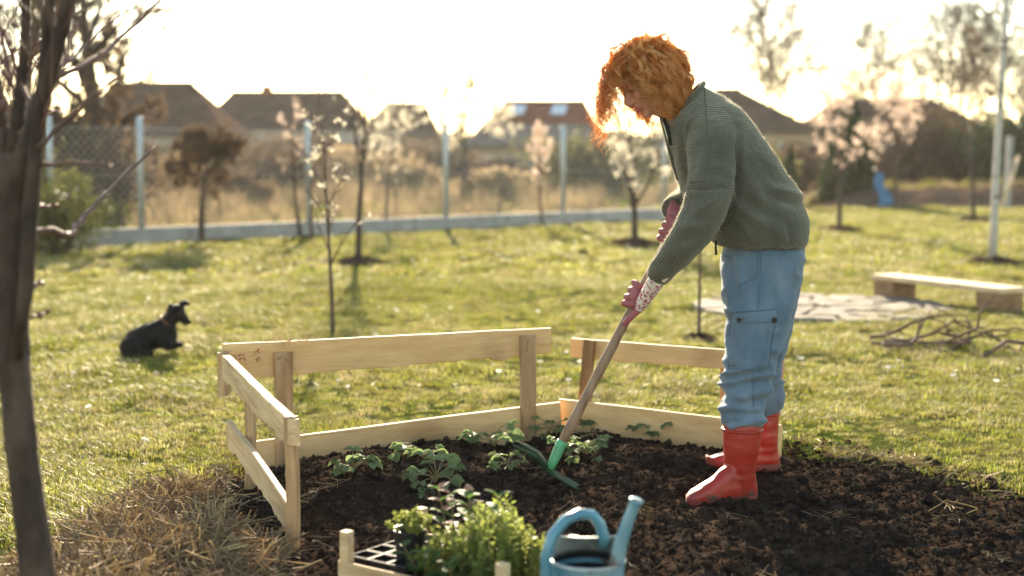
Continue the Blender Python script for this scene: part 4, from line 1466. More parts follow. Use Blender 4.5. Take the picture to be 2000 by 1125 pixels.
def herb(loc, rad, ht, seed, potm, label, stems=44, m=None, leaf=.0135):
    g = np.random.default_rng(seed)
    root = empty('potted_herb', loc)
    tag(root, label, 'potted plant')
    pot(root, .042, .09, potm)
    st, lv = MB(), MB()
    for s in range(stems):
        a, q = g.random() * 6.283, math.sqrt(g.random())
        p = Vector((math.cos(a) * .03 * q, math.sin(a) * .03 * q, .08))
        e = Vector((math.cos(a) * rad * q, math.sin(a) * rad * q, .08 + ht * (1 - .45 * q * q) * (.75 + .35 * g.random())))
        mid = p.lerp(e, .5) + Vector((math.cos(a), math.sin(a), 0)) * rad * .12
        st.tube([p, mid, e], [.0014, .0011, .0006], 4)
        for k in range(30):
            t = .15 + .85 * k / 29
            c = p.lerp(mid, t * 2) if t < .5 else mid.lerp(e, t * 2 - 1)
            d = Vector((g.normal(), g.normal(), .5 + .5 * g.normal()))
            put_leaf(lv, c, d, leaf * (.7 + .6 * g.random()), g.random() * 6, .55)
    st.build('stem', m_stem, root)
    o = lv.build('foliage', m or m_herb, root); o['kind'] = 'stuff'
    return root
herb(cw(.24, .10, .012), .075, .135, 1, m_blk, 'low feathery green herb beside the black seed tray in the crate', 40)
herb(cw(.36, .10, .012), .085, .20, 2, m_blk, 'tall bushy yellow-green herb in the middle of the crate', 60)
herb(cw(.30, .22, .012), .085, .18, 3, m_blk, 'bushy yellow-green herb at the far side of the crate', 55)
herb(cw(.425, .16, .012), .070, .145, 4, m_terra, 'green herb in a terracotta pot at the end of the crate', 45)
herb(cw(.11, .11, .105), .070, .055, 5, m_blk, 'low spreading herb growing out of the black seed tray', 32, leaf=.010)

def broadplant(loc, ht, seed, label, pairs=6, stems=3, size=.05, rosy=.25):
    g = np.random.default_rng(seed)
    root = empty('leafy_seedling', loc)
    tag(root, label, 'potted plant')
    pot(root, .040, .085, m_blk)
    st = MB()
    leaves = []
    for s in range(stems):
        a = s * 2.1 + g.random()
        p = Vector((.01 * math.cos(a), .01 * math.sin(a), .078))
        e = p + Vector((.035 * math.cos(a), .035 * math.sin(a), ht * (.75 + .3 * g.random())))
        st.tube([p, p.lerp(e, .5) + Vector((.006, 0, 0)), e], [.0026, .0022, .0014], 6)
        for k in range(pairs):
            t = .25 + .75 * k / (pairs - 1)
            c = p.lerp(e, t)
            for q in (0, 1):
                az = a + k * 1.57 + q * math.pi + g.normal() * .25
                d = Vector((math.cos(az), math.sin(az), .25 + .5 * t + .15 * g.normal()))
                lf = MB()
                V, Fc = leaf_shape(size * (1.15 - .45 * t) * (.8 + .4 * g.random()), size * .55 * (1.1 - .3 * t), 5, .18, .3)
                lf.add(V, Fc)
                o = lf.build('leaf', m_rosy if g.random() < rosy else m_broad, root, True)
                d.normalize(); y = Vector((0, 0, 1)).cross(d).normalized(); z = d.cross(y)
                M = Matrix((d, y, z)).transposed().to_4x4(); M.translation = c
                o.matrix_basis = M
    st.build('stem', m_stem, root, True)
    return root
broadplant(cw(.185, .19, .012), .20, 11, 'tall seedling with broad green and rosy leaves behind the seed tray', 6, 4, .052, .28)
broadplant(cw(.29, .165, .012), .19, 12, 'slim broad-leaved seedling standing among the feathery herbs', 5, 2, .060, 0)
broadplant(cw(.30, .035, .012), .09, 13, 'low dark-leaved seedling at the near edge of the crate', 4, 4, .050, .05)
broadplant(cw(.20, .05, .012), .10, 14, 'short seedling with round dark leaves beside the near slats', 4, 3, .045, .0)
broadplant(cw(.405, .045, .012), .085, 15, 'small glossy seedling by the corner post of the crate', 4, 3, .045, .0)

# ---------------------------------------------------------------- strawberry plants in the bed
m_straw_leaf = mat('strawberry_leaf', [(0.125, 0.175, 0.065), (0.20, 0.255, 0.105)], scale=40, rough=0.6, trans=0.45, spec=0.25, bump=0.25, bscale=120, rnd=0.25)
m_petiole = mat('petiole', [(0.22, 0.20, 0.085), (0.30, 0.20, 0.10)], scale=10, rough=0.6, trans=0.25)
def leaflet(mb, p, d, nrm, L, W, fold=.35):
    d = d.normalized(); y = nrm.cross(d).normalized(); z = d.cross(y)
    n = 9
    mid, lt, rt = [], [], []
    for i in range(n + 1):
        t = i / n
        w = W / 2 * (math.sin(math.pi * min(1, t * .93 + .06)) ** .75)
        tooth = 1.0 + (.16 if i % 2 else -.08)
        zz = -.22 * L * t * t
        mid.append(p + d * (L * t) + z * zz)
        lt.append(p + d * (L * min(1.0, t * 1.0) + (.03 * L if i % 2 else 0)) + y * (w * tooth) + z * (zz + fold * w))
        rt.append(p + d * (L * min(1.0, t * 1.0) + (.03 * L if i % 2 else 0)) - y * (w * tooth) + z * (zz + fold * w))
    V = []
    for i in range(n + 1): V += [lt[i], mid[i], rt[i]]
    mb.add(V, [(a * 3, a * 3 + 1, a * 3 + 4, a * 3 + 3) for a in range(n)] + [(a * 3 + 1, a * 3 + 2, a * 3 + 5, a * 3 + 4) for a in range(n)])
STRAW = []
for k in range(7):
    g = np.random.default_rng(300 + k)
    b = MB()
    r, h = .035 + .048 * g.random(), .012 + .032 * g.random()
    if k in (5, 6): r, h = .075, .02
    pts = [Vector((0, 0, -.005)), Vector((r * .25, 0, h * .65)), Vector((r * .6, .004, h * .98)), Vector((r, .002, h))]
    b.tube(pts, [.0018, .0016, .0014, .0012], 5)
    nst = len(b.F)
    e = pts[-1]
    dr = Vector((1, 0, -.25 + .3 * g.random()))
    for a_ in (-1.15, 0, 1.15):
        dd = Vector((math.cos(a_), math.sin(a_), dr.z))
        leaflet(b, e, dd, Vector((-.25 + .3 * g.normal(), .25 * g.normal(), 1)).normalized(), .030 + .012 * g.random(), .025 + .007 * g.random(), .30 + .50 * g.random())
    me = b.mesh('leaf', False)
    me.materials.append(m_straw_leaf); me.materials.append(m_petiole)
    for i in range(nst): me.polygons[i].material_index = 1
    STRAW.append(me)
SP = [(690, 918, .85, 6, 'strawberry plant nearest the left-hand stake of the plank fence'), (828, 893, .95, 6, 'strawberry plant spreading low in front of the back plank'), (850, 938, 1.0, 7, 'strawberry plant on the near ridge with upright pale leaves'),
      (965, 868, 1.05, 7, 'large strawberry plant to the rear of the hoe tines'), (990, 910, .75, 6, 'compact strawberry plant right below the hoe tines'), (1082, 842, .8, 6, 'strawberry plant tucked against the joint of the planks'),
      (1140, 882, .85, 7, 'strawberry plant just past the green hoe socket'), (1165, 832, .8, 6, 'strawberry plant at the foot of the right-hand plank'), (1212, 832, .95, 7, 'tall strawberry plant in front of the right-hand plank'),
      (1282, 846, .85, 6, 'strawberry plant closest to the red boots'), (1100, 872, .55, 4, 'little strawberry plant hidden behind the hoe handle')]
for i, (px, py, s, n, lb) in enumerate(SP):
    g = np.random.default_rng(400 + i)
    q = G(px, py, .10)
    q = G(px, py, soil_at(q.x, q.y) + .015)
    root = empty('strawberry_plant', q, g.random() * 6.28)
    tag(root, lb, 'strawberry plant', 'strawberry plants in the dug bed')
    for k in range(n + 7):
        o = add('leaf', STRAW[int(g.integers(0, 7))], None, root)
        o.rotation_euler = (0.15 * g.normal(), 0.25 * g.normal(), k * 6.283 / (n + 7) * 2 + .35 * g.normal())
        sc = 1.15 * s * (.75 + .5 * g.random()); o.scale = (sc, sc, sc)
# ---------------------------------------------------------------- trees and shrubs
m_bark = mat('young_bark', [(0.065, 0.042, 0.032), (0.125, 0.085, 0.062)], scale=14, rough=0.85, bump=0.5, bscale=60, stretch=(1, 1, .4))
m_barkd = mat('dark_bark', [(0.045, 0.032, 0.025), (0.085, 0.06, 0.045)], scale=8, rough=0.9, bump=0.5, bscale=40, stretch=(1, 1, .4))
m_twig = mat('red_brown_twig', [(0.10, 0.045, 0.035), (0.15, 0.085, 0.06)], scale=10, rough=0.7)
m_white = mat('white_blossom', [(0.62, 0.56, 0.42), (0.74, 0.68, 0.54)], scale=10, rough=0.7, trans=0.5)
m_pink = mat('pink_blossom', [(0.62, 0.47, 0.37), (0.72, 0.57, 0.46)], scale=10, rough=0.7, trans=0.5)
m_pinkglove = bpy.data.materials['pink_grip_coating']
m_birch = mat('birch_bark', [(0.06, 0.05, 0.042), (0.34, 0.31, 0.26), (0.45, 0.41, 0.35)], scale=7, rough=0.75, bump=0.3, bscale=40, stretch=(1, 1, 2.5), lo=.32, hi=.5)
m_ever = mat('thuja_green', [(0.022, 0.040, 0.012), (0.05, 0.075, 0.02)], scale=6, rough=0.7, trans=0.25)
m_olive = mat('olive_leaf', [(0.085, 0.085, 0.028), (0.14, 0.125, 0.045)], scale=6, rough=0.7, trans=0.45)
m_brown = mat('brown_leaf', [(0.085, 0.055, 0.033), (0.15, 0.10, 0.06)], scale=6, rough=0.8, trans=0.35)
m_tan = mat('dry_tan', [(0.30, 0.22, 0.12), (0.40, 0.31, 0.18)], scale=6, rough=0.8, trans=0.4)
m_shrub = mat('fresh_shrub_leaf', [(0.055, 0.065, 0.018), (0.10, 0.105, 0.028)], scale=6, rough=0.6, trans=0.5)

def grow(mb, tips, g, p, d, L, r, lev, spec, k=6):
    """one branch and its children; tips collects (point, direction) along the youngest wood"""
    S = spec[lev]
    n = S.get('n', 7)
    pts, rad = [p.copy()], [r]
    d = d.normalized()
    for i in range(n):
        d = (d + Vector(g.normal(size=3)) * S.get('wob', .12) + Vector((0, 0, 1)) * S.get('up', .05)).normalized()
        p = p + d * (L / n)
        pts.append(p.copy())
        rad.append(r * (1 - (i + 1) / n * S.get('taper', .75)))
    mb.tube(pts, rad, k)
    if lev + 1 < len(spec):
        C = spec[lev + 1]
        m = C['count'] if isinstance(C['count'], int) else int(g.integers(C['count'][0], C['count'][1] + 1))
        az = g.random() * 6.283
        for j in range(m):
            t = C.get('from', .3) + (1 - C.get('from', .3)) * (j + g.random()) / m
            t = min(t, .98)
            i = min(int(t * n), n - 1)
            q = pts[i].lerp(pts[i + 1], t * n - i)
            dd = (pts[i + 1] - pts[i]).normalized()
            az += 2.4 + g.normal() * .4
            a = dd.orthogonal().normalized()
            b = dd.cross(a)
            an = C.get('ang', .7) * (1 + .2 * g.normal())
            cd = dd * math.cos(an) + (a * math.cos(az) + b * math.sin(az)) * math.sin(an)
            rr = max(rad[i] * C.get('rr', .55), C.get('rmin', .0012))
            grow(mb, tips, g, q, cd, L * C.get('len', .5) * (1 - C.get('short', .45) * t) * (.8 + .4 * g.random()), rr, lev + 1, spec, max(3, k - 1))
    else:
        for i in range(1, len(pts)):
            tips.append((pts[i], (pts[i] - pts[i - 1]).normalized()))

def flower_cluster(mb, g, p, s, n=6):
    for q in range(n):
        c = p + Vector(g.normal(size=3)) * s * .6
        a = Vector(g.normal(size=3)).normalized()
        b = a.orthogonal().normalized() * s * .5
        a2 = a.cross(b)
        mb.add([c + b, c + a2 * .5 + b * .2, c - b, c - a2 * .5 - b * .2], [(0, 1, 2, 3)])

def tree(name, px, py, H, label, cat, seed, spec, r0, bark=None, lean=(0, 0), blossom=None, nb=0, bs=.03, bn=6, group=None, clear=.4, z=0.0, base=None, leafm=None, trunk_wob=.04):
    """trunk, branches above the clear stem, blossoms or leaves"""
    g = np.random.default_rng(seed)
    q = base if base is not None else G(px, py, z)
    root = empty(name, q)
    tag(root, label, cat, group)
    tr, br, tips = MB(), MB(), []
    n = 12
    pts, rad = [], []
    p, d = Vector((0, 0, -.05)), Vector((lean[0], lean[1], 1)).normalized()
    for i in range(n + 1):
        pts.append(p.copy()); rad.append(r0 * (1 - (.72 if bark == m_birch else .93) * i / n) * (1.25 if i == 0 else 1))
        d = (d + Vector(g.normal(size=3)) * trunk_wob + Vector((0, 0, .02))).normalized()
        p = p + d * ((H + .05) / n)
    tr.tube(pts, rad, 10)
    tr.build('trunk', bark or m_bark, root, True)
    S = spec[0]
    az = g.random() * 6.28
    m = S['count']
    for j in range(m):
        t = clear + (1 - clear) * (j + .6 * g.random()) / m
        i = min(int(t * n), n - 1)
        c = pts[i].lerp(pts[i + 1], t * n - i)
        az += 2.4 + .4 * g.normal()
        an = S.get('ang', .7) * (1 + .15 * g.normal())
        cd = Vector((math.cos(az) * math.sin(an), math.sin(az) * math.sin(an), math.cos(an)))
        grow(br, tips, g, c, cd, S['L'] * (1 - S.get('short', .5) * (t - clear) / (1 - clear + 1e-6)) * (.8 + .4 * g.random()), rad[i] * S.get('rr', .55), 0, spec)
    tips.append((pts[-1], d))
    o = br.build('branches', bark or m_bark, root, True)
    if nb:
        fb = MB()
        for k in range(nb):
            c, dd = tips[int(g.integers(0, len(tips)))]
            flower_cluster(fb, g, c + Vector(g.normal(size=3)) * .012, bs * (.7 + .6 * g.random()), bn)
        f = fb.build('blossoms' if leafm is None else 'foliage', leafm or blossom, root)
        f['kind'] = 'stuff'
    return root

SAP = [dict(count=9, L=.45, ang=.75, up=.10, wob=.10, short=.5), dict(count=3, len=.45, ang=.7, up=.05, wob=.12, n=5)]
BUSHY = [dict(count=11, L=.9, ang=.65, up=.06, wob=.10, short=.35), dict(count=5, len=.5, ang=.65, up=.04, n=6), dict(count=3, len=.5, ang=.7, n=4)]
VASE = [dict(count=8, L=1.2, ang=.55, up=.07, wob=.08, short=.3), dict(count=6, len=.5, ang=.6, up=.06, n=6), dict(count=3, len=.5, ang=.7, n=4)]
GLOBE = [dict(count=12, L=.62, ang=.9, up=.02, wob=.2, short=.2), dict(count=7, len=.6, ang=.8, wob=.2, n=6), dict(count=5, len=.55, ang=.9, wob=.2, n=4)]
BARE = [dict(count=12, L=2.9, ang=.7, up=.05, wob=.12, short=.25, rr=.6, taper=.6), dict(count=8, len=.6, ang=.7, up=.05, n=5, rmin=.030, taper=.5, short=.1), dict(count=6, len=.6, ang=.75, n=4, rmin=.019, taper=.3, short=.1), dict(count=4, len=.6, ang=.8, n=2, rmin=.012, taper=.3, short=.1)]

tree('young_tree', 650, 655, 1.66, 'slender young fruit tree with a few pale blossoms behind the plank fence', 'tree', 2, [dict(count=15, L=.42, ang=.75, up=.12, wob=.10, short=.45), dict(count=4, len=.5, ang=.6, n=4, rmin=.003)], .0165, blossom=m_white, nb=46, bs=.019, bn=8, clear=.28, trunk_wob=.015)
tree('young_tree', 698, 515, 2.15, 'thin dark young tree rising from a ring of bare soil', 'tree', 3, [dict(count=12, L=.95, ang=.45, up=.12, wob=.10, short=.4), dict(count=7, len=.5, ang=.6, n=5, rmin=.006)], .042, bark=m_barkd, lean=(.03, 0), blossom=m_white, nb=90, bs=.03, clear=.4, trunk_wob=.02)
tree('young_tree', 588, 467, 1.9, 'leaning young tree with faint pale buds beside the metal fence post', 'tree', 4, SAP, .035, bark=m_barkd, lean=(-.10, 0), blossom=m_pink, nb=60, bs=.035, clear=.45)
tree('young_tree', 610, 470, 1.2, 'short bare sapling right against the metal fence post', 'tree', 5, SAP, .03, clear=.5)
tree('blossom_tree', 752, 452, 2.1, 'small young tree with cream blossom in front of the concrete kerb', 'tree', 6, BUSHY, .035, blossom=m_white, nb=420, bs=.04, clear=.35)
tree('young_tree', 776, 446, 1.3, 'spindly sapling next to the small cream-blossomed tree', 'tree', 7, SAP, .022, blossom=m_white, nb=22, bs=.03, clear=.35)
tree('blossom_tree', 1060, 445, 1.55, 'narrow young tree dotted with pale pink blossom by the kerb', 'tree', 8, [dict(count=9, L=.6, ang=.38, up=.12, wob=.08, short=.5), dict(count=3, len=.45, ang=.5, n=5)], .032, blossom=m_pink, nb=190, bs=.04, clear=.3)
tree('blossom_tree', 1240, 476, 1.65, 'vase-shaped tree full of creamy white blossom on a mound of soil', 'tree', 9, [dict(count=11, L=1.15, ang=.62, up=.09, wob=.08, short=.45, rr=.7), dict(count=5, len=.42, ang=.6, up=.06, n=6, **{'from': .25}), dict(count=3, len=.45, ang=.7, n=4)], .055, bark=m_barkd, blossom=m_white, nb=620, bs=.040, clear=.27)
tree('blossom_tree', 1640, 451, 2.0, 'young tree covered in pink blossom standing before the dark conifer', 'tree', 10, [dict(count=11, L=.95, ang=.65, up=.08, wob=.10, short=.35), dict(count=4, len=.5, ang=.65, n=6), dict(count=2, len=.5, ang=.7, n=4)], .048, bark=m_barkd, blossom=m_pink, nb=330, bs=.045, clear=.32)
tree('blossom_tree', 1750, 408, 2.5, 'wider pink-blossomed tree standing further back beside the blue sheet', 'tree', 11, [dict(count=12, L=1.3, ang=.65, up=.08, wob=.10, short=.35), dict(count=5, len=.5, ang=.65, n=6), dict(count=2, len=.5, ang=.7, n=4)], .05, blossom=m_pink, nb=380, bs=.06, clear=.3)
tree('young_tree', 1365, 662, 1.25, 'thin sapling seen between hoe handle and blue trousers', 'tree', 12, [dict(count=6, L=.25, ang=.7, up=.10, short=.4), dict(count=2, len=.4, n=4)], .0135, blossom=m_white, nb=10, bs=.018, clear=.62, trunk_wob=.01)
tree('birch_tree', 1938, 517, 6.5, 'slim white-barked birch with a bare trunk near the bench', 'tree', 13, [dict(count=7, L=.55, ang=.35, up=.15, short=.4), dict(count=2, len=.4, n=4)], .044, bark=m_birch, lean=(-.015, 0), clear=.62, trunk_wob=.010)
tree('bare_tree', 1900, 431, 2.7, 'young leafless tree behind the birch', 'tree', 14, VASE, .045, bark=m_barkd, clear=.4, leafm=m_brown, nb=220, bs=.05)
tree('globe_tree', 394, 478, 1.35, 'short tree with a dense round brown crown leaning by the kerb', 'tree', 15, GLOBE, .055, bark=m_barkd, lean=(.10, 0), clear=.55, leafm=m_brown, nb=3200, bs=.034)
tree('blossom_tree', 905, 400, 2.6, 'spreading tree white with blossom beyond the wire fence', 'tree', 16, [dict(count=10, L=1.5, ang=.75, up=.05, wob=.12, short=.3), dict(count=5, len=.5, ang=.65, n=6), dict(count=3, len=.5, ang=.7, n=4)], .10, bark=m_barkd, blossom=m_white, nb=900, bs=.07, clear=.35)
tree('big_tree', 205, 440, 4.8, 'big dark tree with brown leaves hanging on, left of the metal post', 'tree', 17, [dict(count=13, L=2.1, ang=.85, up=.03, wob=.14, short=.25), dict(count=7, len=.55, ang=.7, n=6), dict(count=4, len=.5, ang=.75, n=5)], .24, bark=m_barkd, clear=.25, leafm=m_brown, nb=4200, bs=.06)
tree('big_tree', 60, 432, 5.2, 'second big dark tree standing behind the foreground trunk', 'tree', 18, [dict(count=13, L=2.0, ang=.8, up=.03, wob=.14, short=.25), dict(count=7, len=.55, ang=.7, n=6), dict(count=4, len=.5, ang=.75, n=5)], .16, bark=m_barkd, clear=.2, leafm=m_olive, nb=3600, bs=.06)
for i, (px, d, H, lb) in enumerate(((1510, 62, 6.6, 'tall bare tree against the sky over the gabled roof'), (1700, 75, 7.0, 'bare tree on the skyline over the long dark roof'), (1860, 66, 6.2, 'bare tree on the skyline near the birch'),
                                    (1985, 58, 5.8, 'bare tree at the far end of the hedge'))):
    tree('bare_tree', px, 0, H, lb, 'tree', 40 + i, BARE, .12, bark=m_barkd, clear=.25, base=Vector(((px - 1000) / F_PX * d, d, 0)), group='bare trees on the skyline')

# foreground fruit tree at the left edge
def fore_tree():
    g = np.random.default_rng(21)
    b0 = P(95, 1180, 3.0)
    root = empty('fruit_tree', (b0.x, b0.y, 0))
    tag(root, 'bare fruit tree with forked rough trunk and budding twigs close by', 'tree')
    t = MB()
    lo = Vector((b0.x + .02, b0.y, -.03))
    def chain(lst, k=12):
        pts = [P(x, y, d) for x, y, d, r in lst]
        return pts, [r for *_, r in lst]
    pts, rad = chain([(92, 1300, 3.0, .043), (75, 1125, 3.0, .036), (55, 980, 3.0, .034), (40, 850, 3.0, .033), (28, 720, 3.0, .034), (22, 600, 3.0, .036), (20, 480, 3.0, .036), (22, 380, 3.0, .040), (24, 300, 3.0, .036)])
    t.tube([lo] + pts, [.055] + rad, 16)
    tme = remesh(t, 'trunk', .008, 2)
    V, Nn = mverts(tme), mnorms(tme)
    mset(tme, V + Nn * (0.007 * fbm(V * np.array([34, 34, 8]), 4, 3))[:, None])
    keep(add('trunk', tme, m_forebark), root)
    limbs = [[(26, 420, 3.0, .028), (50, 300, 2.98, .022), (85, 180, 2.95, .019), (120, 60, 2.93, .016), (150, -60, 2.9, .014), (175, -180, 2.9, .013)],
             [(30, 700, 2.97, .014), (52, 560, 2.95, .016), (58, 420, 2.95, .016), (74, 250, 2.95, .016), (88, 120, 2.95, .014), (100, -40, 2.95, .012), (105, -180, 2.95, .009)],
             [(18, 380, 3.05, .024), (35, 230, 3.08, .015), (50, 90, 3.1, .012), (52, -60, 3.1, .010), (60, -200, 3.1, .01)],
             [(20, 400, 3.05, .022), (0, 240, 3.1, .018), (-30, 80, 3.1, .014), (-60, -80, 3.1, .01)]]
    tw = [[(55, 455, 3.0, .009), (100, 452, 3.05, .0075), (140, 459, 3.15, .0075), (165, 425, 3.25, .0062), (200, 385, 3.35, .0055), (255, 330, 3.5, .0042), (306, 286, 3.6, .0025)],
          [(105, 150, 2.98, .007), (160, 128, 3.1, .006), (215, 95, 3.3, .005), (255, 55, 3.45, .004), (312, 0, 3.6, .003), (340, -40, 3.65, .002)],
          [(108, 140, 2.98, .0055), (150, 105, 3.15, .0045), (190, 68, 3.3, .0035), (232, 28, 3.4, .002)],
          [(30, 330, 3.0, .008), (90, 320, 2.95, .005), (150, 316, 2.9, .0035), (215, 322, 2.85, .002)],
          [(60, 300, 2.95, .005), (170, 200, 2.8, .004), (260, 130, 2.7, .003), (360, 55, 2.6, .0018)], [(90, 180, 2.95, .004), (130, 110, 3.2, .003), (150, 40, 3.3, .002), (160, -30, 3.3, .0015)], [(40, 260, 3.0, .005), (70, 210, 3.2, .003), (95, 120, 3.3, .0022), (100, 40, 3.3, .0015)], [(10, 330, 3.0, .005), (25, 250, 3.15, .003), (12, 150, 3.2, .0022)], [(60, 620, 3.0, .004), (80, 616, 3.05, .003), (96, 606, 3.1, .0015)],
          [(55, 405, 2.98, .007), (85, 402, 3.05, .005), (112, 400, 3.1, .003)],
          [(90, 215, 3.0, .006), (120, 222, 3.05, .004)], [(10, 210, 3.0, .013), (-30, 190, 3.0, .01)], [(100, 60, 2.95, .006), (140, 30, 3.1, .004), (165, 20, 3.15, .003)],
          [(75, 250, 2.95, .006), (40, 150, 3.1, .005), (10, 60, 3.2, .003)], [(60, 560, 3.0, .006), (85, 552, 3.05, .004)], [(20, 500, 3.0, .010), (-40, 470, 3.0, .006)], [(20, 170, 3.1, .007), (2, 60, 3.2, .004), (-8, -20, 3.2, .003)]]
    for l in limbs:
        b = MB(); p_, r_ = chain(l); b.tube(p_, r_, 12)
        keep(b.build('limb', m_forebark, None, True), root)
    for l in limbs:
        p_, r_ = chain(l)
        for k in range(9):
            t = .25 + .7 * g.random()
            i = min(int(t * (len(p_) - 1)), len(p_) - 2)
            q = p_[i].lerp(p_[i + 1], t * (len(p_) - 1) - i)
            d_ = Vector((.55 * g.normal() + .15, .6 * g.normal(), .9 + .3 * g.normal())).normalized()
            b = MB(); grow(b, [], g, q, d_, .16 + .22 * g.random(), .0034, 0, [dict(n=6, wob=.14, up=.08), dict(count=3, len=.4, ang=.7, n=4, rmin=.0012)], 5)
            keep(b.build('twig', m_twig, None, True), root)
    for l in tw:
        b = MB(); p_, r_ = chain(l)
        pts2, r2 = [], []
        for i in range(len(p_) - 1):
            for s in range(4):
                pts2.append(p_[i].lerp(p_[i + 1], s / 4) + Vector(g.normal(size=3)) * .0015)
                r2.append(r_[i] + (r_[i + 1] - r_[i]) * s / 4)
        pts2.append(p_[-1]); r2.append(r_[-1])
        b.tube(pts2, r2, 8)
        for i in range(2, len(pts2), 2):
            dr = (pts2[i] - pts2[i - 1]).normalized()
            q = (dr.orthogonal().normalized() if i % 4 else -dr.orthogonal().normalized()) + dr * .8
            b.tube([pts2[i], pts2[i] + q * .006, pts2[i] + q * .014], [.003, .0035, .0008], 6)
        keep(b.build('twig', m_twig, None, True), root)
m_forebark = mat('grey_brown_bark', [(0.022, 0.013, 0.009), (0.055, 0.035, 0.024), (0.10, 0.068, 0.048)], scale=16, rough=0.8, bump=0.9, bscale=45, stretch=(1, 1, .45), spec=.25)
fore_tree()

# shrubs and conifers: stems plus many leaf-sized faces through the volume
def shrub(name, c, rx, ry, h, label, cat, m, seed, n=1500, leaf=.05, cone=False, group=None, stems=9, lift=0.0, lop=.35):
    g = np.random.default_rng(seed)
    root = empty(name, c)
    tag(root, label, cat, group)
    st, lv = MB(), MB()
    for s in range(stems):
        a = g.random() * 6.283
        e = Vector((math.cos(a) * rx * .7 * g.random(), math.sin(a) * ry * .7 * g.random(), h * (.6 + .35 * g.random())))
        st.tube([Vector((math.cos(a) * rx * .1, math.sin(a) * ry * .1, -.05)), e * .5 + Vector((0, 0, h * .05)), e], [.03 * h, .02 * h, .006 * h], 5)
    V, Fc = [], []
    lob = [(g.normal(size=3), 1 + .25 * g.normal()) for _ in range(10)]
    for i in range(n):
        v = g.normal(size=3); v /= np.linalg.norm(v)
        k = 1 + lop * math.sin(3 * v[0] * 2 + seed) * math.cos(4 * v[2] + seed * 2) + .12 * g.normal()
        r = (g.random() ** .38) * k
        if cone:
            t = g.random() ** 1.4
            a = g.random() * 6.283
            w = (1 - t) ** .75 * (1 + .12 * math.sin(a * 5 + t * 20)) * (.55 + .5 * g.random())
            p = Vector((rx * w * math.cos(a), ry * w * math.sin(a), h * t))
        else:
            p = Vector((rx * v[0] * r, ry * v[1] * r, lift + (h - lift) * .5 * (1 + v[2] * min(r, 1.15))))
        s = leaf * (.6 + .8 * g.random())
        a = Vector(g.normal(size=3)).normalized(); b = a.orthogonal().normalized()
        c2 = a.cross(b)
        q = len(V)
        V += [p + b * s, p + c2 * s * .5, p - b * s, p - c2 * s * .5]
        Fc.append((q, q + 1, q + 2, q + 3))
    st.build('stem', m_barkd, root, True)
    o = add('foliage', mesh_from('foliage', V, Fc), m, root); o['kind'] = 'stuff'
    return root
def at_d(px, d):
    return Vector(((px - 1000) / F_PX * d, d, 0))
shrub('conifer', at_d(1541, 34), .28, .28, 1.45, 'small pointed dark green conifer beside the sweater', 'conifer', m_ever, 1, 2600, .05, cone=True)
shrub('conifer', at_d(1655, 36), .85, .7, 2.75, 'broad dark conifer behind the pink blossom tree', 'conifer', m_ever, 2, 6500, .07, cone=True)
shrub('shrub', at_d(112, 17.5), .75, .6, .95, 'leafy yellow-green shrub at the end of the kerb behind the foreground trunk', 'shrub', m_shrub, 3, 2600, .035)
shrub('shrub', at_d(30, 18.5), .9, .6, 1.5, 'dark olive shrub half hidden by the foreground trunk', 'shrub', m_olive, 4, 2400, .04)
bz = [(455, 30, .8, .9, 'brown twiggy bush beyond the fence under the grey gable', m_brown), (545, 36, 1.4, 1.5, 'rusty bush in front of the long roofed house', m_brown), (330, 33, 1.1, 1.2, 'tan bush beyond the metal post', m_tan), (700, 40, 1.3, 1.5, 'dry tan bush beyond the thin dark tree', m_tan),
      (800, 38, 1.0, 1.1, 'pale dry bush beyond the cream-blossomed tree', m_tan), (960, 36, .9, .9, 'low dry bush near the white spreading tree', m_tan), (1120, 40, 1.6, 1.9, 'olive bush beside the low shed', m_olive), (1040, 42, 1.0, .9, 'brown bush in front of the pale shed wall', m_brown),
      (1200, 40, 1.3, 1.6, 'olive bush behind the creamy vase-shaped tree', m_olive), (1560, 46, 1.1, 1.5, 'brown bush under the gabled roof beside the small conifer', m_brown), (610, 42, 1.2, 1.9, 'brown bush under the long roof', m_brown), (860, 46, 1.2, 1.6, 'brown bush under the low brown roof', m_brown), (1470, 44, 1.2, 1.6, 'olive bush behind the person', m_olive)]
for i, (px, d, r, h, lb, mm) in enumerate(bz):
    shrub('shrub', at_d(px, d), r, r * .7, h, lb, 'shrub', mm, 60 + i, 1500, .06 + .001 * d)
bz2 = [(150, 23.5, .9, 2.3, 'tall brown thicket beside the big dark tree'), (235, 25, .8, 1.9, 'brown thicket between the big tree and the metal post'), (40, 23, 1.0, 2.6, 'dense brown thicket behind the dark olive shrub')]
for i, (px, d, r, h, lb) in enumerate(bz2):
    shrub('thicket', at_d(px, d), r, r * .7, h, lb, 'shrub', m_brown, 160 + i, 2600, .06, stems=16)
bz3 = [(420, 47, 1.6, 1.7, 'dark brown bush against the pale end wall', m_brown), (520, 56, 2.2, 2.0, 'dark bush against the long house near its chimney', m_brown), (660, 56, 2.0, 1.9, 'dark bush at the corner of the long house', m_brown), (770, 62, 2.2, 2.0, 'dark bush against the ochre house', m_brown), (930, 49, 1.4, 1.3, 'dark bush at the left corner of the shed', m_brown), (1110, 49, 1.3, 1.2, 'dark bush at the right half of the shed', m_brown), (300, 46, 1.6, 1.6, 'dark bush under the hipped roof', m_brown), (1600, 53, 1.5, 1.9, 'dark bush below the steep brown roof', m_brown)]
for i, (px, d, r, h, lb, mm) in enumerate(bz3):
    shrub('shrub', at_d(px, d), r, r * .6, h, lb, 'shrub', mm, 260 + i, 1800, .11)
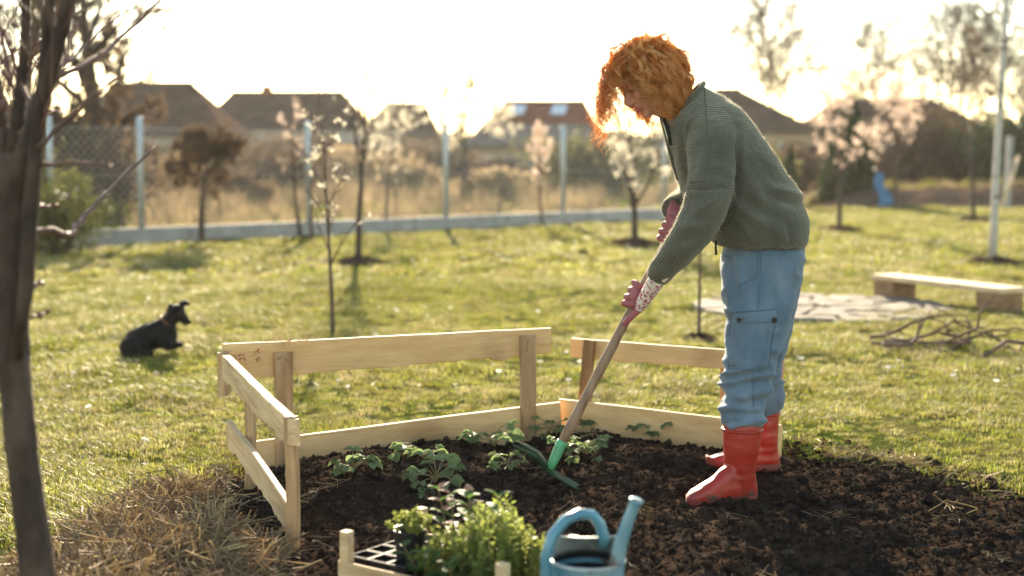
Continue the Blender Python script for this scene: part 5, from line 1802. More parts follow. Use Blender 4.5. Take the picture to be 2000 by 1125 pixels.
hd = [(1800, 44, 2.0, 2.7, 'olive brown hedge shrub beside the wide pink tree', m_brown), (1890, 44, 1.8, 2.4, 'brown hedge shrub behind the birch', m_brown), (1975, 42, 1.5, 2.6, 'dark evergreen shrub at the end of the hedge', m_ever), (1720, 48, 1.7, 2.4, 'brown hedge shrub behind the blue sheet', m_brown), (2060, 42, 1.6, 2.5, 'dark shrub past the end of the hedge', m_olive)]
for i, (px, d, r, h, lb, mm) in enumerate(hd):
    shrub('hedge_shrub', at_d(px, d), r, r * .6, h, lb, 'shrub', mm, 90 + i, 3200, .10)
# ---------------------------------------------------------------- wire fence on its concrete kerb
fdir = (FENCE_B - FENCE_A).normalized()
fn = Vector((-fdir.y, fdir.x, 0))
m_conc = mat('weathered_concrete', [(0.24, 0.23, 0.21), (0.36, 0.35, 0.32)], scale=5, rough=0.9, bump=0.4, bscale=25)
m_post = mat('galvanised_post', [(0.34, 0.37, 0.37), (0.44, 0.47, 0.46)], scale=8, rough=0.5, metal=0.4)
m_wire = mat('fence_wire', [(0.40, 0.38, 0.34)], rough=0.45, metal=0.6)
KL = (FENCE_B - FENCE_A).length + 1.5
kerb = empty('concrete_kerb', FENCE_A)
tag(kerb, 'long low concrete kerb under the wire fence', 'kerb')
nseg = int(KL / 2.0)
for i in range(nseg):
    b = MB()
    a = FENCE_A + fdir * (i * 2.0 + 1.0)
    b.box(a + Vector((0, 0, .075)), (1.985, .16, .33), Matrix.Rotation(math.atan2(fdir.y, fdir.x), 3, 'Z'))
    o = keep(b.build('kerb_block', m_conc), kerb)
    md = o.modifiers.new('b', 'BEVEL'); md.width, md.segments = .015, 2
wf = empty('wire_fence', FENCE_A + Vector((0, 0, .24)))
tag(wf, 'chain-link fence on grey metal posts running behind the lawn', 'wire fence')
def fence_t(px):
    # where the sight line through px crosses the kerb line
    s = (px - 1000) / F_PX
    return (s * FENCE_A.y - FENCE_A.x) / (fdir.x - s * fdir.y)
for px in (100, 277, 603, 871, 1099, 1296, 1470):
    c = FENCE_A + fdir * fence_t(px)
    b = MB(); b.tube([c + Vector((0, 0, .2)), c + Vector((0, 0, 1.72)), c + Vector((0, 0, 1.735))], [.045, .045, .03], 12)
    keep(b.build('post', m_post, None, True), wf)
b = MB()
z0, z1, pitch = .30, 1.60, .12
L_ = fence_t(1500)
H_ = z1 - z0
def wire(a, c):
    b.tube([a, c], .0034, 3, cap=False)
s = -H_
while s < L_:
    u0, u1, za, zb = s, s + H_, z0, z1
    if u0 < 0: za, u0 = z0 - s, 0
    if u1 > L_: zb, u1 = z0 + (L_ - s), L_
    wire(FENCE_A + fdir * u0 + Vector((0, 0, za)), FENCE_A + fdir * u1 + Vector((0, 0, zb)))
    wire(FENCE_A + fdir * (L_ - u0) + Vector((0, 0, za)) + fn * .004, FENCE_A + fdir * (L_ - u1) + Vector((0, 0, zb)) + fn * .004)
    s += pitch
o = keep(b.build('wire_mesh', m_wire), wf); o['kind'] = 'stuff'
for z in (.32, .95, 1.58):
    b = MB(); b.tube([FENCE_A + Vector((0, 0, z)), FENCE_A + fdir * L_ + Vector((0, 0, z))], .004, 4)
    keep(b.build('tension_wire', m_wire), wf)

# ---------------------------------------------------------------- meadow, dirt track, soil ridge beyond
def sheet(name, pts, z, m):
    o = add(name, mesh_from(name, [(x, y, z) for x, y in pts], [tuple(range(len(pts)))]), m)
    o['kind'] = 'structure'
    return o
m_meadow = mat('dry_meadow', [(0.09, 0.085, 0.032), (0.15, 0.115, 0.06), (0.19, 0.145, 0.08)], scale=.7, spec=0, rough=0.95, bump=0.8, bscale=6)
m_track = mat('dirt_track', [(0.16, 0.115, 0.075), (0.25, 0.185, 0.125)], scale=.8, spec=0, rough=0.95, bump=0.6, bscale=8)
fa, fb = FENCE_A + fn * .15 - fdir * 14, FENCE_B + fn * .15
sheet('meadow', [(fa.x, fa.y), (fb.x, fb.y), (fb.x + 1.5, 29), (5.4, 29), (5.4, 58), (-40, 58), (-40, fa.y)], .03, m_meadow)
sheet('dirt_track', [(5.41, 40), (60, 40), (60, 62), (5.41, 62)], .034, m_track)
def ridge_z(x, y):
    p = np.stack([x * 1.2, y * 1.2, np.zeros_like(x)], 1)
    e = np.clip(1 - ((y - 35.5) / 2.2) ** 2, 0, 1) * sstep(7.4, 8.6, x)
    return -.05 + e * (.42 + .18 * fbm(p, 4, 8) + .06 * vnoise(p * 4, 3))
o = add('soil_ridge', grid_mesh('soil_ridge', np.arange(7.0, 22, .15), np.arange(33.2, 37.9, .12), ridge_z), mat('ridge_soil', [(0.06, 0.042, 0.03), (0.12, 0.085, 0.06)], scale=3, spec=0, rough=.95, bump=1, bscale=12))
o['kind'] = 'structure'
m_tan2 = mat('dull_dry_stalk', [(0.17, 0.13, 0.07), (0.25, 0.195, 0.11)], scale=6, rough=.8, trans=.4)
TALL = []
for k in range(4):
    t = tuft(40, .16, .12, .48, .010, .38, 500 + k)
    t.materials.append((m_tan2, m_tan2, m_tan, g_green)[k]); TALL.append(t)
def side(x, y):
    return (x - FENCE_A.x) * fn.x + (y - FENCE_A.y) * fn.y
x, y = in_view(16000, 18, 46, 2.0)
k_ = (side(x, y) > .25) & (x < 5.4 + .3 * vnoise(np.stack([x, y, x * 0], 1), 4)) & (RNG.random(len(x)) < .55 + .9 * fbm(np.stack([x * .35, y * .2, x * 0], 1), 3, 71))
x, y = x[k_], y[k_]
dist = side(x, y)
gr = (RNG.random(len(x)) < np.where(dist < 8.0 + 3 * vnoise(np.stack([x * .25, y * .25, x * 0], 1), 23), .80, .15))
sc = np.where(gr, .35, .55 + .9 * RNG.random(len(x))) * (1 + .5 * vnoise(np.stack([x * .5, y * .5, x * 0], 1), 17))
tag(scatter('dry_grass', np.stack([x, y, np.full(len(x), .03)], 1), RNG.random(len(x)) * 6.28, np.clip(sc, .2, 2), np.where(gr, 3, RNG.integers(0, 3, len(x))), TALL), 'tall dry grass beyond the wire fence', 'grass')
x = 7.5 + 14 * RNG.random(900); y = 35.8 + 1.9 * RNG.random(900)
scatter('ridge_weeds', np.stack([x, y, ridge_z(x, y)], 1), RNG.random(900) * 6.28, .4 + .5 * RNG.random(900), RNG.integers(0, 4, 900), TALL)
tag(bpy.data.objects['ridge_weeds'], 'dry weeds growing over the dark soil ridge', 'weeds')

# ---------------------------------------------------------------- houses beyond the meadow
m_roof_b = mat('brown_roof', [(0.060, 0.040, 0.030), (0.095, 0.064, 0.048)], scale=1.5, rough=.85, spec=0, bump=.5, bscale=8)
m_roof_r = mat('rusty_tile_roof', [(0.13, 0.055, 0.035), (0.20, 0.085, 0.055)], scale=1.5, rough=.8, spec=0, bump=.5, bscale=8)
m_roof_g = mat('grey_roof', [(0.14, 0.115, 0.09), (0.20, 0.165, 0.13)], scale=1.2, rough=.9, spec=0, bump=.5, bscale=6)
m_plaster = mat('pale_plaster', [(0.36, 0.33, 0.28), (0.48, 0.45, 0.39)], scale=.9, rough=.9)
m_plaster2 = mat('ochre_plaster', [(0.30, 0.23, 0.15), (0.40, 0.31, 0.21)], scale=.9, rough=.9)
m_glass = mat('window_glass', [(0.03, 0.035, 0.04)], rough=.1, spec=.8)
m_frame = mat('window_frame', [(0.40, 0.36, 0.30)], rough=.6)
m_skyl = mat('roof_window_glass', [(0.45, 0.50, 0.52)], rough=.15, spec=.8)
def house(name, label, d, x0, x1, depth, eave, ridge, rx0, rx1, roofm, wallm, windows, chimney=None, rz=0.0, over=.35, gable_right=False):
    """x0..x1 eaves, rx0..rx1 ridge (metres), roof hipped towards the ridge ends"""
    cx = (x0 + x1) / 2
    root = empty(name, (cx, d, 0), rz)
    tag(root, label, 'house', 'village houses beyond the meadow')
    w = MB()
    a, bq = x0 - cx + over, x1 - cx - over
    w.add([(a, 0, -.1), (bq, 0, -.1), (bq, depth, -.1), (a, depth, -.1), (a, 0, eave), (bq, 0, eave), (bq, depth, eave), (a, depth, eave)], [(0, 1, 5, 4), (1, 2, 6, 5), (2, 3, 7, 6), (3, 0, 4, 7)])
    wl = w.build('wall', wallm, root)
    r = MB()
    e0, e1, yb, yf = x0 - cx, x1 - cx, depth + over, -over
    p0, p1 = rx0 - cx, rx1 - cx
    ez = eave - .08
    r.add([(e0, yf, ez), (e1, yf, ez), (e1, yb, ez), (e0, yb, ez), (p0, depth / 2, ridge), (p1, depth / 2, ridge)], [(0, 1, 5, 4), (1, 2, 5), (2, 3, 4, 5), (3, 0, 4), (3, 2, 1, 0)])
    rf = r.build('roof', roofm, root)
    rb = MB(); rb.tube([(p0, depth / 2, ridge), (p1, depth / 2, ridge)], .09, 6)
    rb.build('ridge_cap', roofm, rf)
    for wx, wz, ww, wh in windows:
        f = MB(); f.box((wx - cx, -.03, wz), (ww + .16, .08, wh + .16))
        fo = f.build('window', m_frame, root)
        g_ = MB(); g_.box((wx - cx - ww * .26, -.075, wz), (ww * .46, .012, wh)); g_.build('pane', m_glass, fo)
        g_ = MB(); g_.box((wx - cx + ww * .26, -.075, wz), (ww * .46, .012, wh)); g_.build('pane', m_glass, fo)
    if chimney is not None:
        c = MB(); c.box((chimney - cx, depth / 2, ridge), (.4, .4, .5)); c.box((chimney - cx, depth / 2, ridge + .28), (.48, .48, .07))
        c.build('chimney', m_roof_r, rf)
    return root
def mx_(px, d): return (px - 1000) / F_PX * d
def mz_(py, d): return CAM_H + (307 - py) / F_PX * d
d = 50; house('house', 'old house with dark hipped roof and pale end wall behind the big tree', d, mx_(120, d), mx_(452, d), 5, mz_(262, d), mz_(166, d + 2.5), mx_(190, d), mx_(352, d), m_roof_b, m_plaster, [(mx_(330, d), 1.2, .8, .9), (mx_(400, d), 1.2, .8, .9)], None)
d = 60; house('house', 'long house with a dark brown roof and small chimney', d, mx_(385, d), mx_(712, d), 7, mz_(250, d), mz_(183, d + 3.5), mx_(425, d), mx_(655, d), m_roof_b, m_plaster, [(mx_(470, d), 1.4, .9, 1.0), (mx_(560, d), 1.4, .9, 1.0), (mx_(640, d), 1.4, .9, 1.0)], mx_(498, d))
d = 68; house('house', 'low brown-roofed house between the long house and the shed', d, mx_(690, d), mx_(850, d), 7, mz_(262, d), mz_(204, d + 3.5), mx_(745, d), mx_(825, d), m_roof_b, m_plaster2, [(mx_(760, d), 1.3, .9, 1.0)], None)
d = 52; hs = house('house', 'long low shed with rusty tile roof and bright roof windows', d, mx_(900, d), mx_(1190, d), 6, mz_(284, d), mz_(201, d + 3), mx_(985, d), mx_(1150, d), m_roof_r, m_plaster2, [(mx_(975, d), .75, .8, .7), (mx_(1060, d), .75, .8, .7)], None)
for px in (1008, 1092):
    b = MB()
    zt_, zb_ = mz_(206, d + 2.9), mz_(216, d + 2.4)
    x_ = mx_(px, d)
    sl = (mz_(201, d + 3) - mz_(284, d) + .08) / (3.35)
    for yy in (0,):
        b.add([(x_ - .28, d + 2.0, mz_(284, d) - .08 + sl * 2.35 + .06), (x_ + .28, d + 2.0, mz_(284, d) - .08 + sl * 2.35 + .06), (x_ + .40, d + 2.7, mz_(284, d) - .08 + sl * 3.05 + .06), (x_ - .16, d + 2.7, mz_(284, d) - .08 + sl * 3.05 + .06)], [(0, 1, 2, 3)])
    o = keep(b.build('roof_window', m_skyl), hs)
    md = o.modifiers.new('s', 'SOLIDIFY'); md.thickness = .05
b = MB()
q = mz_(284, d) - .08
b.add([(mx_(905, d), d - .36, q + .02), (mx_(1180, d), d - .36, q + .02), (mx_(1165, d), d + 1.2, q + .02 + sl * 1.56), (mx_(942, d), d + 1.2, q + .02 + sl * 1.56)], [(0, 1, 2, 3)])
o = keep(b.build('lower_roof', m_roof_g), hs); md = o.modifiers.new('s', 'SOLIDIFY'); md.thickness = .06; md.offset = 1
d = 56; house('house', 'house with a steep brown roof behind the person', d, mx_(1330, d), mx_(1600, d), 5, mz_(255, d), mz_(178, d + 2.5), mx_(1410, d), mx_(1462, d), m_roof_b, m_plaster2, [(mx_(1540, d), 1.2, .8, .9)], None)
d = 62; house('house', 'long dark-roofed barn behind the hedge', d, mx_(1580, d), mx_(1960, d), 7, mz_(262, d), mz_(196, d + 3.5), mx_(1660, d), mx_(1860, d), m_roof_b, m_plaster2, [(mx_(1760, d), 1.3, .9, 1.0)], None)
# far wood closing the horizon
x = (RNG.random(900) * 2 - 1) * 75; y = 92 + 22 * RNG.random(900)
FARW = []
for k in range(3):
    g = np.random.default_rng(700 + k)
    V, Fc = [], []
    for i in range(260):
        v = g.normal(size=3); v /= np.linalg.norm(v); r = g.random() ** .4
        p = Vector((1.6 * v[0] * r, 1.4 * v[1] * r, 1.7 + 1.7 * v[2] * r))
        a = Vector(g.normal(size=3)).normalized(); b_ = a.orthogonal() * .22; c_ = a.cross(b_) * .8
        q = len(V); V += [p + b_, p + c_, p - b_, p - c_]; Fc.append((q, q + 1, q + 2, q + 3))
    me = mesh_from('far_tree', V, Fc); me.materials.append((m_brown, m_olive, m_brown)[k]); FARW.append(me)
tag(scatter('far_wood', np.stack([x, y, x * 0], 1), RNG.random(900) * 6.28, .55 + .45 * RNG.random(900), RNG.integers(0, 3, 900), FARW), 'hazy wood closing the horizon behind the houses', 'wood')
# ---------------------------------------------------------------- dog
dog_p = G(300, 692)
dog = empty('dog', dog_p)
tag(dog, 'black dog lying on the lawn with ears up, looking toward the bed', 'dog')
DD = 8.5
def dp(px, py, dd=0.0): return P(px, py, DD + dd)
b = MB()
def dt(lst, k=18): b.tube([dp(x, y, dd) for x, y, dd, r in lst], [r for *_, r in lst], k)
dt([(252, 678, .02, .040), (262, 669, .02, .070), (280, 662, .02, .080), (300, 656, 0, .082), (318, 649, 0, .078), (330, 646, 0, .060)])         # trunk: rump to chest
b.ellipsoid(dp(326, 652, 0), (.060, .072, .095), None, 20, 14)                                                                                 # deep chest
dt([(318, 641, 0, .060), (328, 630, 0, .047), (337, 619, 0, .040), (343, 611, 0, .044)])                                                         # neck
b.ellipsoid(dp(344, 610, 0), (.056, .050, .050), Matrix.Rotation(.35, 3, 'Y'), 20, 14)                                                          # skull
dt([(347, 613, 0, .040), (355, 619, 0, .032), (362, 626, 0, .026), (368, 631, 0, .020)], 14)                                                    # muzzle
b.ellipsoid(dp(262, 677, -.09), (.085, .045, .060), None, 18, 12)                                                                               # near thigh
b.ellipsoid(dp(262, 677, .10), (.085, .045, .060), None, 18, 12)
dt([(258, 686, -.12, .032), (275, 690, -.13, .022), (290, 690, -.13, .018), (300, 691, -.13, .019)], 12)                                        # hind foot
dt([(322, 662, -.06, .036), (330, 678, -.07, .026), (340, 676, -.07, .019), (352, 672, -.07, .017), (357, 673, -.07, .018)], 12)                # forelegs
dt([(326, 660, .06, .036), (334, 675, .06, .026), (345, 672, .06, .019), (354, 669, .06, .018)], 12)
dt([(250, 678, .04, .022), (243, 685, .0, .016), (243, 690, -.08, .013), (252, 693, -.14, .008)], 10)                                           # tail
dm = remesh(b, 'body', .008, 5)
m_dog = mat('black_coat', [(0.004, 0.0035, 0.003), (0.009, 0.0075, 0.006)], scale=20, rough=0.6, spec=0.15, bump=.4, bscale=120)
dog_body = keep(add('body', dm, m_dog), dog)
V, Nn = mverts(dm), mnorms(dm)
g = np.random.default_rng(8)
pv = np.repeat(np.arange(len(V)), 3)
bs_ = V[pv] + g.normal(size=(len(pv), 3)) * .004
dr_ = Nn[pv] * .45 + np.array([-.7, 0, -.35]) + g.normal(size=(len(pv), 3)) * .28
dr_ /= np.linalg.norm(dr_, axis=1)[:, None]
sd_ = np.cross(dr_, g.normal(size=(len(pv), 3))); sd_ /= np.linalg.norm(sd_, axis=1)[:, None]
FV = np.stack([bs_ - sd_ * .0007, bs_ + sd_ * .0007, bs_ + dr_ * (.006 + .008 * g.random(len(pv)))[:, None]], 1).reshape(-1, 3)
fu_ = add('fur', mesh_from('fur', FV, [(3 * i, 3 * i + 1, 3 * i + 2) for i in range(len(pv))]), mat('black_fur', [(0.006, 0.005, 0.0045)], rough=.5, spec=.25))
fu_.parent = dog_body; fu_['kind'] = 'stuff'
for lst in ([(338, 605, -.028, .028), (335, 600, -.033, .023), (332, 596, -.036, .014), (330, 594, -.038, .006)], [(350, 603, .03, .028), (354, 597, .032, .025), (358, 593, .033, .021), (363, 591, .034, .017), (367, 593, .034, .013), (369, 597, .034, .007)]):
    e = MB(); e.tube([dp(x, y, dd) for x, y, dd, r in lst], [r for *_, r in lst], 10)
    keep(add('ear', remesh(e, 'ear', .005, 2), m_dog), dog)
e = MB(); e.ellipsoid(dp(370, 630, 0), (.012, .012, .010), None, 12, 8); keep(e.build('nose', m_dark, None, True), dog)
e = MB(); e.ellipsoid(dp(352, 611, -.036), (.007, .006, .007), None, 10, 8); keep(e.build('eye', mat('dog_eye', [(0.05, .025, .01)], rough=.1), None, True), dog)
e = MB()
cc = dp(328, 629); ax1 = (dp(320, 622) - dp(336, 636)).normalized()
e.tube([cc + ax1 * .054 * math.cos(t) + Vector((0, .054 * math.sin(t), 0)) for t in np.linspace(0, 2 * math.pi, 24)], .006, 6)
keep(e.build('collar', mat('brown_collar', [(.16, .06, .03)], rough=.6), None, True), dog)

# ---------------------------------------------------------------- bench
q0, q1 = G(1747, 585), G(1951, 612)
bd = (q1 - q0); bl = bd.length; bd.normalize(); ba = math.atan2(bd.y, bd.x)
bench = empty('bench', (q0 + q1) / 2, ba)
tag(bench, 'low bench made of one plank on two wooden blocks', 'bench')
m_benchtop = wood_material('bench_plank_wood', [(0.44, 0.31, 0.18), (0.60, 0.46, 0.29), (0.68, 0.54, 0.36)])
m_block = wood_material('block_wood', [(0.17, 0.10, 0.055), (0.27, 0.165, 0.09), (0.34, 0.21, 0.12)], bump=.5)
for s in (-1, 1):
    b = MB(); b.box((0, 0, .070), (.23, .26, .19)); o = b.build('block', m_block, bench); o.location = (s * bl / 2, 0, 0)
    md = o.modifiers.new('b', 'BEVEL'); md.width, md.segments = .008, 2
b = MB(); b.box((0, 0, 0), (bl + .30, .27, .042)); o = b.build('seat', m_benchtop, bench); o.location = (0, 0, .187)
md = o.modifiers.new('b', 'BEVEL'); md.width, md.segments = .005, 2

# ---------------------------------------------------------------- round stone paving
sc_ = G(1602, 604)
pav = empty('stone_circle', sc_)
tag(pav, 'round patch of pale stone slabs set in the lawn near the bench', 'stone paving')
m_stone = mat('pale_stone', [(0.17, 0.145, 0.11), (0.25, 0.215, 0.17)], scale=5, spec=.05, rough=.85, bump=.5, bscale=25, rnd=.12)
g = np.random.default_rng(77)
for r0, r1, n in ((.10, .42, 7), (.45, .72, 11), (.75, .98, 15)):
    off = g.random()
    for k in range(n):
        a0, a1 = (k + off) * 6.283 / n + .02 / r1 + .02, (k + 1 + off) * 6.283 / n - .02 / r1
        m_ = 5
        top = []
        ri, ro = r0 + .02 * g.normal(), r1 + .025 * g.normal()
        for t in np.linspace(a0, a1, m_): top.append((ro + .012 * g.normal(), t))
        for t in np.linspace(a1, a0, m_): top.append((ri + .012 * g.normal(), t))
        zt2 = .028 + .010 * g.random()
        V = [Vector((r * math.cos(t), r * math.sin(t), zt2 + .004 * g.normal())) for r, t in top] + [Vector((r * math.cos(t) * 1.003, r * math.sin(t) * 1.003, -.05)) for r, t in top]
        K2 = len(top)
        Fc = [tuple(range(K2))] + [(i, i + K2, (i + 1) % K2 + K2, (i + 1) % K2) for i in range(K2)]
        add('slab', mesh_from('slab', V, Fc), m_stone, pav)

# ---------------------------------------------------------------- heap of pruned branches
hp_ = G(1862, 688)
heap = empty('branch_heap', hp_)
tag(heap, 'heap of crooked pruned branches lying on the lawn beside the bed', 'branch heap')
m_dead = mat('dead_branch', [(0.09, 0.055, 0.035), (0.17, 0.11, 0.075)], scale=12, rough=.85, bump=.4, bscale=50)
g = np.random.default_rng(15)
for k in range(30):
    a = g.normal() * .45 + (0 if g.random() < .6 else math.pi)
    L1 = .25 + .5 * g.random()
    p = Vector((g.normal() * .20, g.normal() * .14, .02 + .06 * g.random()))
    d_ = Vector((math.cos(a), math.sin(a) * .8, 0.02 + .10 * max(0, g.normal())))
    b = MB()
    pts = [p - d_ * L1 * .4]
    for i in range(6):
        d_ = (d_ + Vector(g.normal(size=3)) * .28 + Vector((0, 0, -.10))).normalized()
        n_ = pts[-1] + d_ * L1 / 6
        n_.z = max(n_.z, .015)
        pts.append(n_)
    r = .007 + .010 * g.random()
    b.tube(pts, [r * (1 - .12 * i) for i in range(7)], 6)
    for s in range(3):
        q = pts[2 + s]; e = (d_ + Vector(g.normal(size=3)) * .8 + Vector((0, 0, .3))).normalized()
        b.tube([q, q + e * .04, q + e * .08 + Vector(g.normal(size=3)) * .02], [r * .5, r * .35, r * .15], 5)
    b.build('branch', m_dead, heap, True)
for px, py, tx, ty in ((1888, 672, 1884, 612), (1905, 665, 1990, 645)):
    b = MB(); a, c = G(px, py), P(tx, ty, G(px, py).y)
    b.tube([a, a.lerp(c, .5) + Vector((.03, 0, 0)), c], [.010, .007, .003], 6)
    keep(b.build('branch', m_dead, None, True), heap)

# ---------------------------------------------------------------- blue sheet, stakes, soil rings, clod
bs = G(1728, 407)
b = MB()
rings = []
for i in range(13):
    t = i / 12
    rings.append([bs + Vector(((.07 + .09 * (1 - t)) * math.cos(a) * (1 + .25 * math.sin(3 * a + 5 * t)) - .16 * t + .05 * math.sin(t * 7), (.10 + .05 * math.sin(2 * a + t * 4)) * math.sin(a), .02 + .80 * t)) for a in np.linspace(0, 2 * math.pi, 18, endpoint=False)])
b.loft(rings)
o = b.build('blue_sheet', mat('blue_plastic_sheet', [(0.04, .12, .25), (.07, .19, .36)], scale=8, rough=.4, bump=.6, bscale=14), None, True)
tag(o, 'crumpled blue plastic sheet hanging by the dark conifer', 'plastic sheet')
c = at_d(1966, 33)
b = MB(); b.box(c + Vector((0, 0, .8)), (.13, .13, 1.75), Matrix.Rotation(.02, 3, 'Y'))
o = b.build('concrete_post', m_conc); md = o.modifiers.new('b', 'BEVEL'); md.width, md.segments = .012, 2
tag(o, 'grey concrete post at the lawn edge behind the birch', 'post')
b = MB()
p0, p1 = Vector((at_d(1952, 32.4).x, 32.4, -.02)), P(1990, 305, 32.8)
b.tube([p0, p0.lerp(p1, .5) + Vector((.01, 0, 0)), p1], [.05, .045, .035], 8)
o = b.build('leaning_pole', m_benchtop, None, True); tag(o, 'pale wooden pole leaning on the concrete post', 'pole')
m_ring = mat('dug_ring_soil', [(0.030, 0.021, 0.015), (0.07, 0.048, 0.034)], scale=14, spec=0, rough=.95, bump=1, bscale=60)
for px, py, r, lb in ((698, 517, .38, 'thin dark young tree'), (1240, 478, .5, 'creamy vase-shaped tree'), (1640, 453, .55, 'pink tree before the conifer'), (1942, 519, .42, 'birch'), (1368, 664, .16, 'sapling by the trousers'), (1900, 433, .5, 'leafless tree behind the birch'), (740, 490, .12, '')):
    c = G(px, py)
    g = np.random.default_rng(px)
    n, V, Fc = 28, [], []
    for i in range(7):
        f = i / 6
        for j in range(n):
            a = 2 * math.pi * j / n
            rr = r * (1 - f) * (1 + .12 * math.sin(3 * a + px) + .08 * g.normal())
            V.append((rr * math.cos(a), rr * math.sin(a), -.03 + (.03 + .26 * min(r, .35)) * (1 - (1 - f) ** 2) + .012 * g.normal() * (i > 0)))
    for i in range(6):
        for j in range(n): Fc.append((i * n + j, i * n + (j + 1) % n, (i + 1) * n + (j + 1) % n, (i + 1) * n + j))
    o = add('soil_mound', mesh_from('soil_mound', V, Fc, True), m_ring, None, c)
    o['kind'] = 'structure'
b = MB(); c = G(1138, 498); b.ellipsoid(c + Vector((0, 0, .02)), (.075, .06, .05), None, 16, 10)
me = remesh(b, 'earth_clod', .012, 1); V, Nn = mverts(me), mnorms(me); mset(me, V + Nn * (.012 * fbm(V * 25, 3, 4))[:, None])
tag(add('earth_clod', me, m_ring), 'single dark clod of earth lying on the open lawn', 'clod')

# ---------------------------------------------------------------- loose stuff: crumbs, straw, daisies
def lump(seed, k=2):
    g = np.random.default_rng(seed)
    b = MB(); b.ellipsoid((0, 0, 0), (1, .85, .7), None, 8, 6)
    V = np.array(b.V); V = V * (1 + .45 * vnoise(V * 1.9 + seed, seed))[:, None]
    return mesh_from('crumb', V, b.F, True)
LUMPS = []
m_crumb = mat('soil_crumb', [(0.015, 0.0105, 0.0078), (0.040, 0.028, 0.0205), (0.074, 0.053, 0.040)], scale=2, rough=.95, bump=.5, bscale=8, rnd=.4, spec=0)
for k in range(5):
    l = lump(k); l.materials.append(m_crumb); LUMPS.append(l)
n = 42000
x = -1.6 + 5.0 * RNG.random(n); y = 2.7 + 3.5 * RNG.random(n)
dd = poly_dist(x, y, SOIL)
k_ = (dd > -.12 + .05 * RNG.normal(size=n)) & (np.abs(x) < .375 * y + .8)
x, y = x[k_], y[k_]
s = .0035 + .0055 * RNG.random(len(x)) ** 2 + .012 * (RNG.random(len(x)) ** 22)
s = s + np.where(RNG.random(len(x)) < .0035, .010 + .016 * RNG.random(len(x)), 0)
z = np.maximum(soil_fine(x, y), lawn_full(x, y)) + s * .25
tag(scatter('soil_crumbs', np.stack([x, y, z], 1), RNG.random(len(x)) * 6.28, s, RNG.integers(0, 5, len(x)), LUMPS, tilt=RNG.normal(size=(len(x), 2)) * .6), 'loose crumbs of earth over the dug bed', 'soil')

m_straw = mat('straw', [(0.34, 0.235, 0.11), (0.48, 0.35, 0.19)], scale=8, rough=.7, trans=.35, rnd=.3)
m_straw2 = mat('old_straw', [(0.13, 0.09, 0.05), (0.22, 0.155, 0.09)], scale=8, rough=.8, trans=.25, rnd=.3)
STR = []
for k in range(6):
    g = np.random.default_rng(800 + k)
    b = MB()
    for i in range(9):
        a = g.random() * 6.28; L1 = .05 + .10 * g.random()
        p = Vector((g.normal() * .03, g.normal() * .03, .004 + .012 * g.random()))
        d_ = Vector((math.cos(a), math.sin(a), .35 * g.normal() * (.4 if k < 4 else 1.3)))
        pts = [p - d_ * L1 / 2]
        for j in range(3):
            d_ = (d_ + Vector(g.normal(size=3)) * .22).normalized(); pts.append(pts[-1] + d_ * L1 / 3)
        b.tube(pts, [.0019, .0018, .0014, .0008], 3, cap=False)
    me = b.mesh('straw'); me.materials.append(m_straw if k % 2 else m_straw2); STR.append(me)
heap_poly = [(p.x, p.y) for p in [G(a, c, .03) for a, c in ((120, 1120), (190, 1060), (290, 1000), (340, 958), (365, 985), (340, 1030), (400, 1072), (455, 1125))]] + [(-.74, 3.3), (-1.0, 2.9), (-1.4, 3.3)]
def heap_h(x, y):
    return .075 * sstep(-.02, .30, poly_dist(x, y, heap_poly)) * (1 + .5 * vnoise(np.stack([x * 5, y * 5, x * 0], 1), 12))
n = 16000
x = -1.7 + 1.5 * RNG.random(n); y = 2.8 + 2.7 * RNG.random(n)
k_ = (poly_dist(x, y, heap_poly) > -.05 + .06 * RNG.normal(size=n))
x, y = x[k_], y[k_]
z = np.maximum(soil_z(x, y), lawn_full(x, y)) + heap_h(x, y) * RNG.random(len(x)) ** .6 + .004
i1 = np.where(RNG.random(len(x)) < .55, RNG.choice([0, 2, 4], len(x)), RNG.choice([1, 3, 5], len(x)))
tag(scatter('straw_heap', np.stack([x, y, z], 1), RNG.random(len(x)) * 6.28, .7 + .6 * RNG.random(len(x)), i1, STR, tilt=RNG.normal(size=(len(x), 2)) * .35), 'heap of brown straw and dry grass beside the plank fence', 'straw')
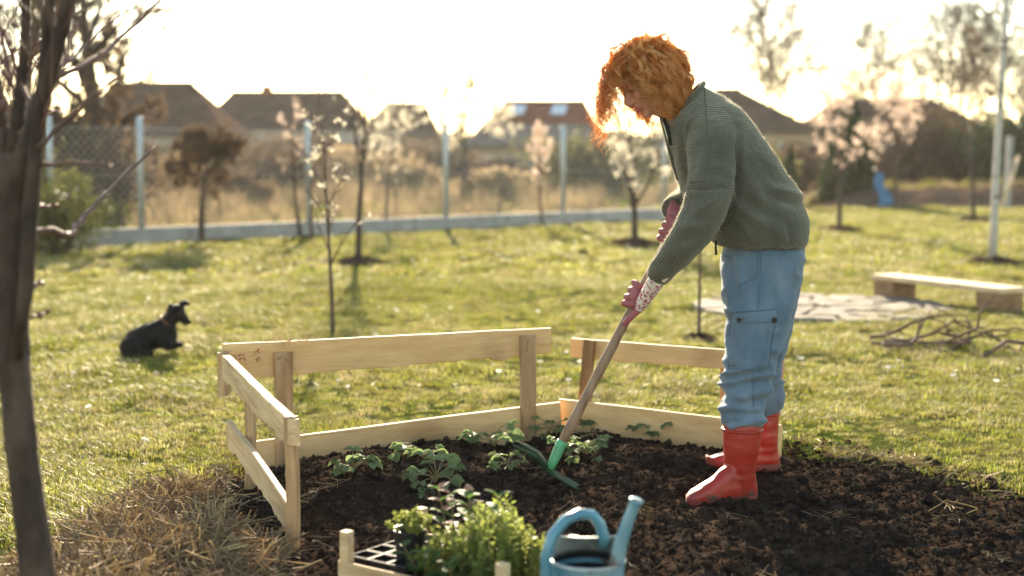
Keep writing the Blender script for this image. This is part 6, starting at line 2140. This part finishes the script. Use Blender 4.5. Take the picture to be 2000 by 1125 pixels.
# thin straw over the bed and along its edge
n = 5200
x = -1.6 + 5.0 * RNG.random(n); y = 2.8 + 3.4 * RNG.random(n)
dd = poly_dist(x, y, SOIL)
k_ = ((np.abs(dd + .02) < .10) & (RNG.random(n) < .5)) | ((dd > 0) & (RNG.random(n) < .012))
x, y = x[k_], y[k_]
z = np.maximum(soil_fine(x, y), lawn_full(x, y)) + .006
tag(scatter('loose_straw', np.stack([x, y, z], 1), RNG.random(len(x)) * 6.28, .5 + .5 * RNG.random(len(x)), RNG.integers(0, 4, len(x)), STR, tilt=RNG.normal(size=(len(x), 2)) * .15), 'thin dry straw scattered along the edge of the bed', 'straw')
# daisies and pale litter in the lawn
b = MB()
for k in range(8):
    a0, a1 = k * .785, k * .785 + .6
    b.add([(0, 0, .03), (.009 * math.cos(a0), .009 * math.sin(a0), .033), (.012 * math.cos((a0 + a1) / 2), .012 * math.sin((a0 + a1) / 2), .031), (.009 * math.cos(a1), .009 * math.sin(a1), .033)], [(0, 1, 2, 3)])
b.tube([(0, 0, -.01), (0, 0, .03)], .0008, 3)
me = b.mesh('daisy'); me.materials.append(mat('daisy_petal', [(.75, .73, .66)], rough=.7, trans=.4))
x, y = in_view(2600, 5, 22)
pn = fbm(np.stack([x * 1.2, y * 1.2, x * 0], 1), 3, 66)
k_ = (poly_dist(x, y, SOIL) < -.1) & LAWN_OK(x, y) & (pn > .12)
x, y = x[k_], y[k_]
tag(scatter('daisies', np.stack([x, y, lawn_full(x, y) + .012], 1), RNG.random(len(x)) * 6.28, .8 + .9 * RNG.random(len(x)), np.zeros(len(x)), [me], tilt=RNG.normal(size=(len(x), 2)) * .3), 'small white daisies sprinkled through the lawn', 'flowers')
# ---------------------------------------------------------------- hazy air
b = MB(); b.box((0, 745, 5.3), (1600, 1640, 13.5))
hz = b.build('haze', None)
m, t, N, L = nt('hazy_air')
N.remove(N['Principled BSDF'])
pv_ = N.new('ShaderNodeVolumePrincipled')
pv_.inputs['Color'].default_value = (1.0, 0.95, 0.87, 1)
pv_.inputs['Density'].default_value = 0.0003
pv_.inputs['Anisotropy'].default_value = 0.35
L.new(pv_.outputs[0], N['Material Output'].inputs['Volume'])
hz.data.materials.append(m)
hz['kind'] = 'stuff'
tag(hz, 'thin warm evening haze over the whole garden', 'haze')
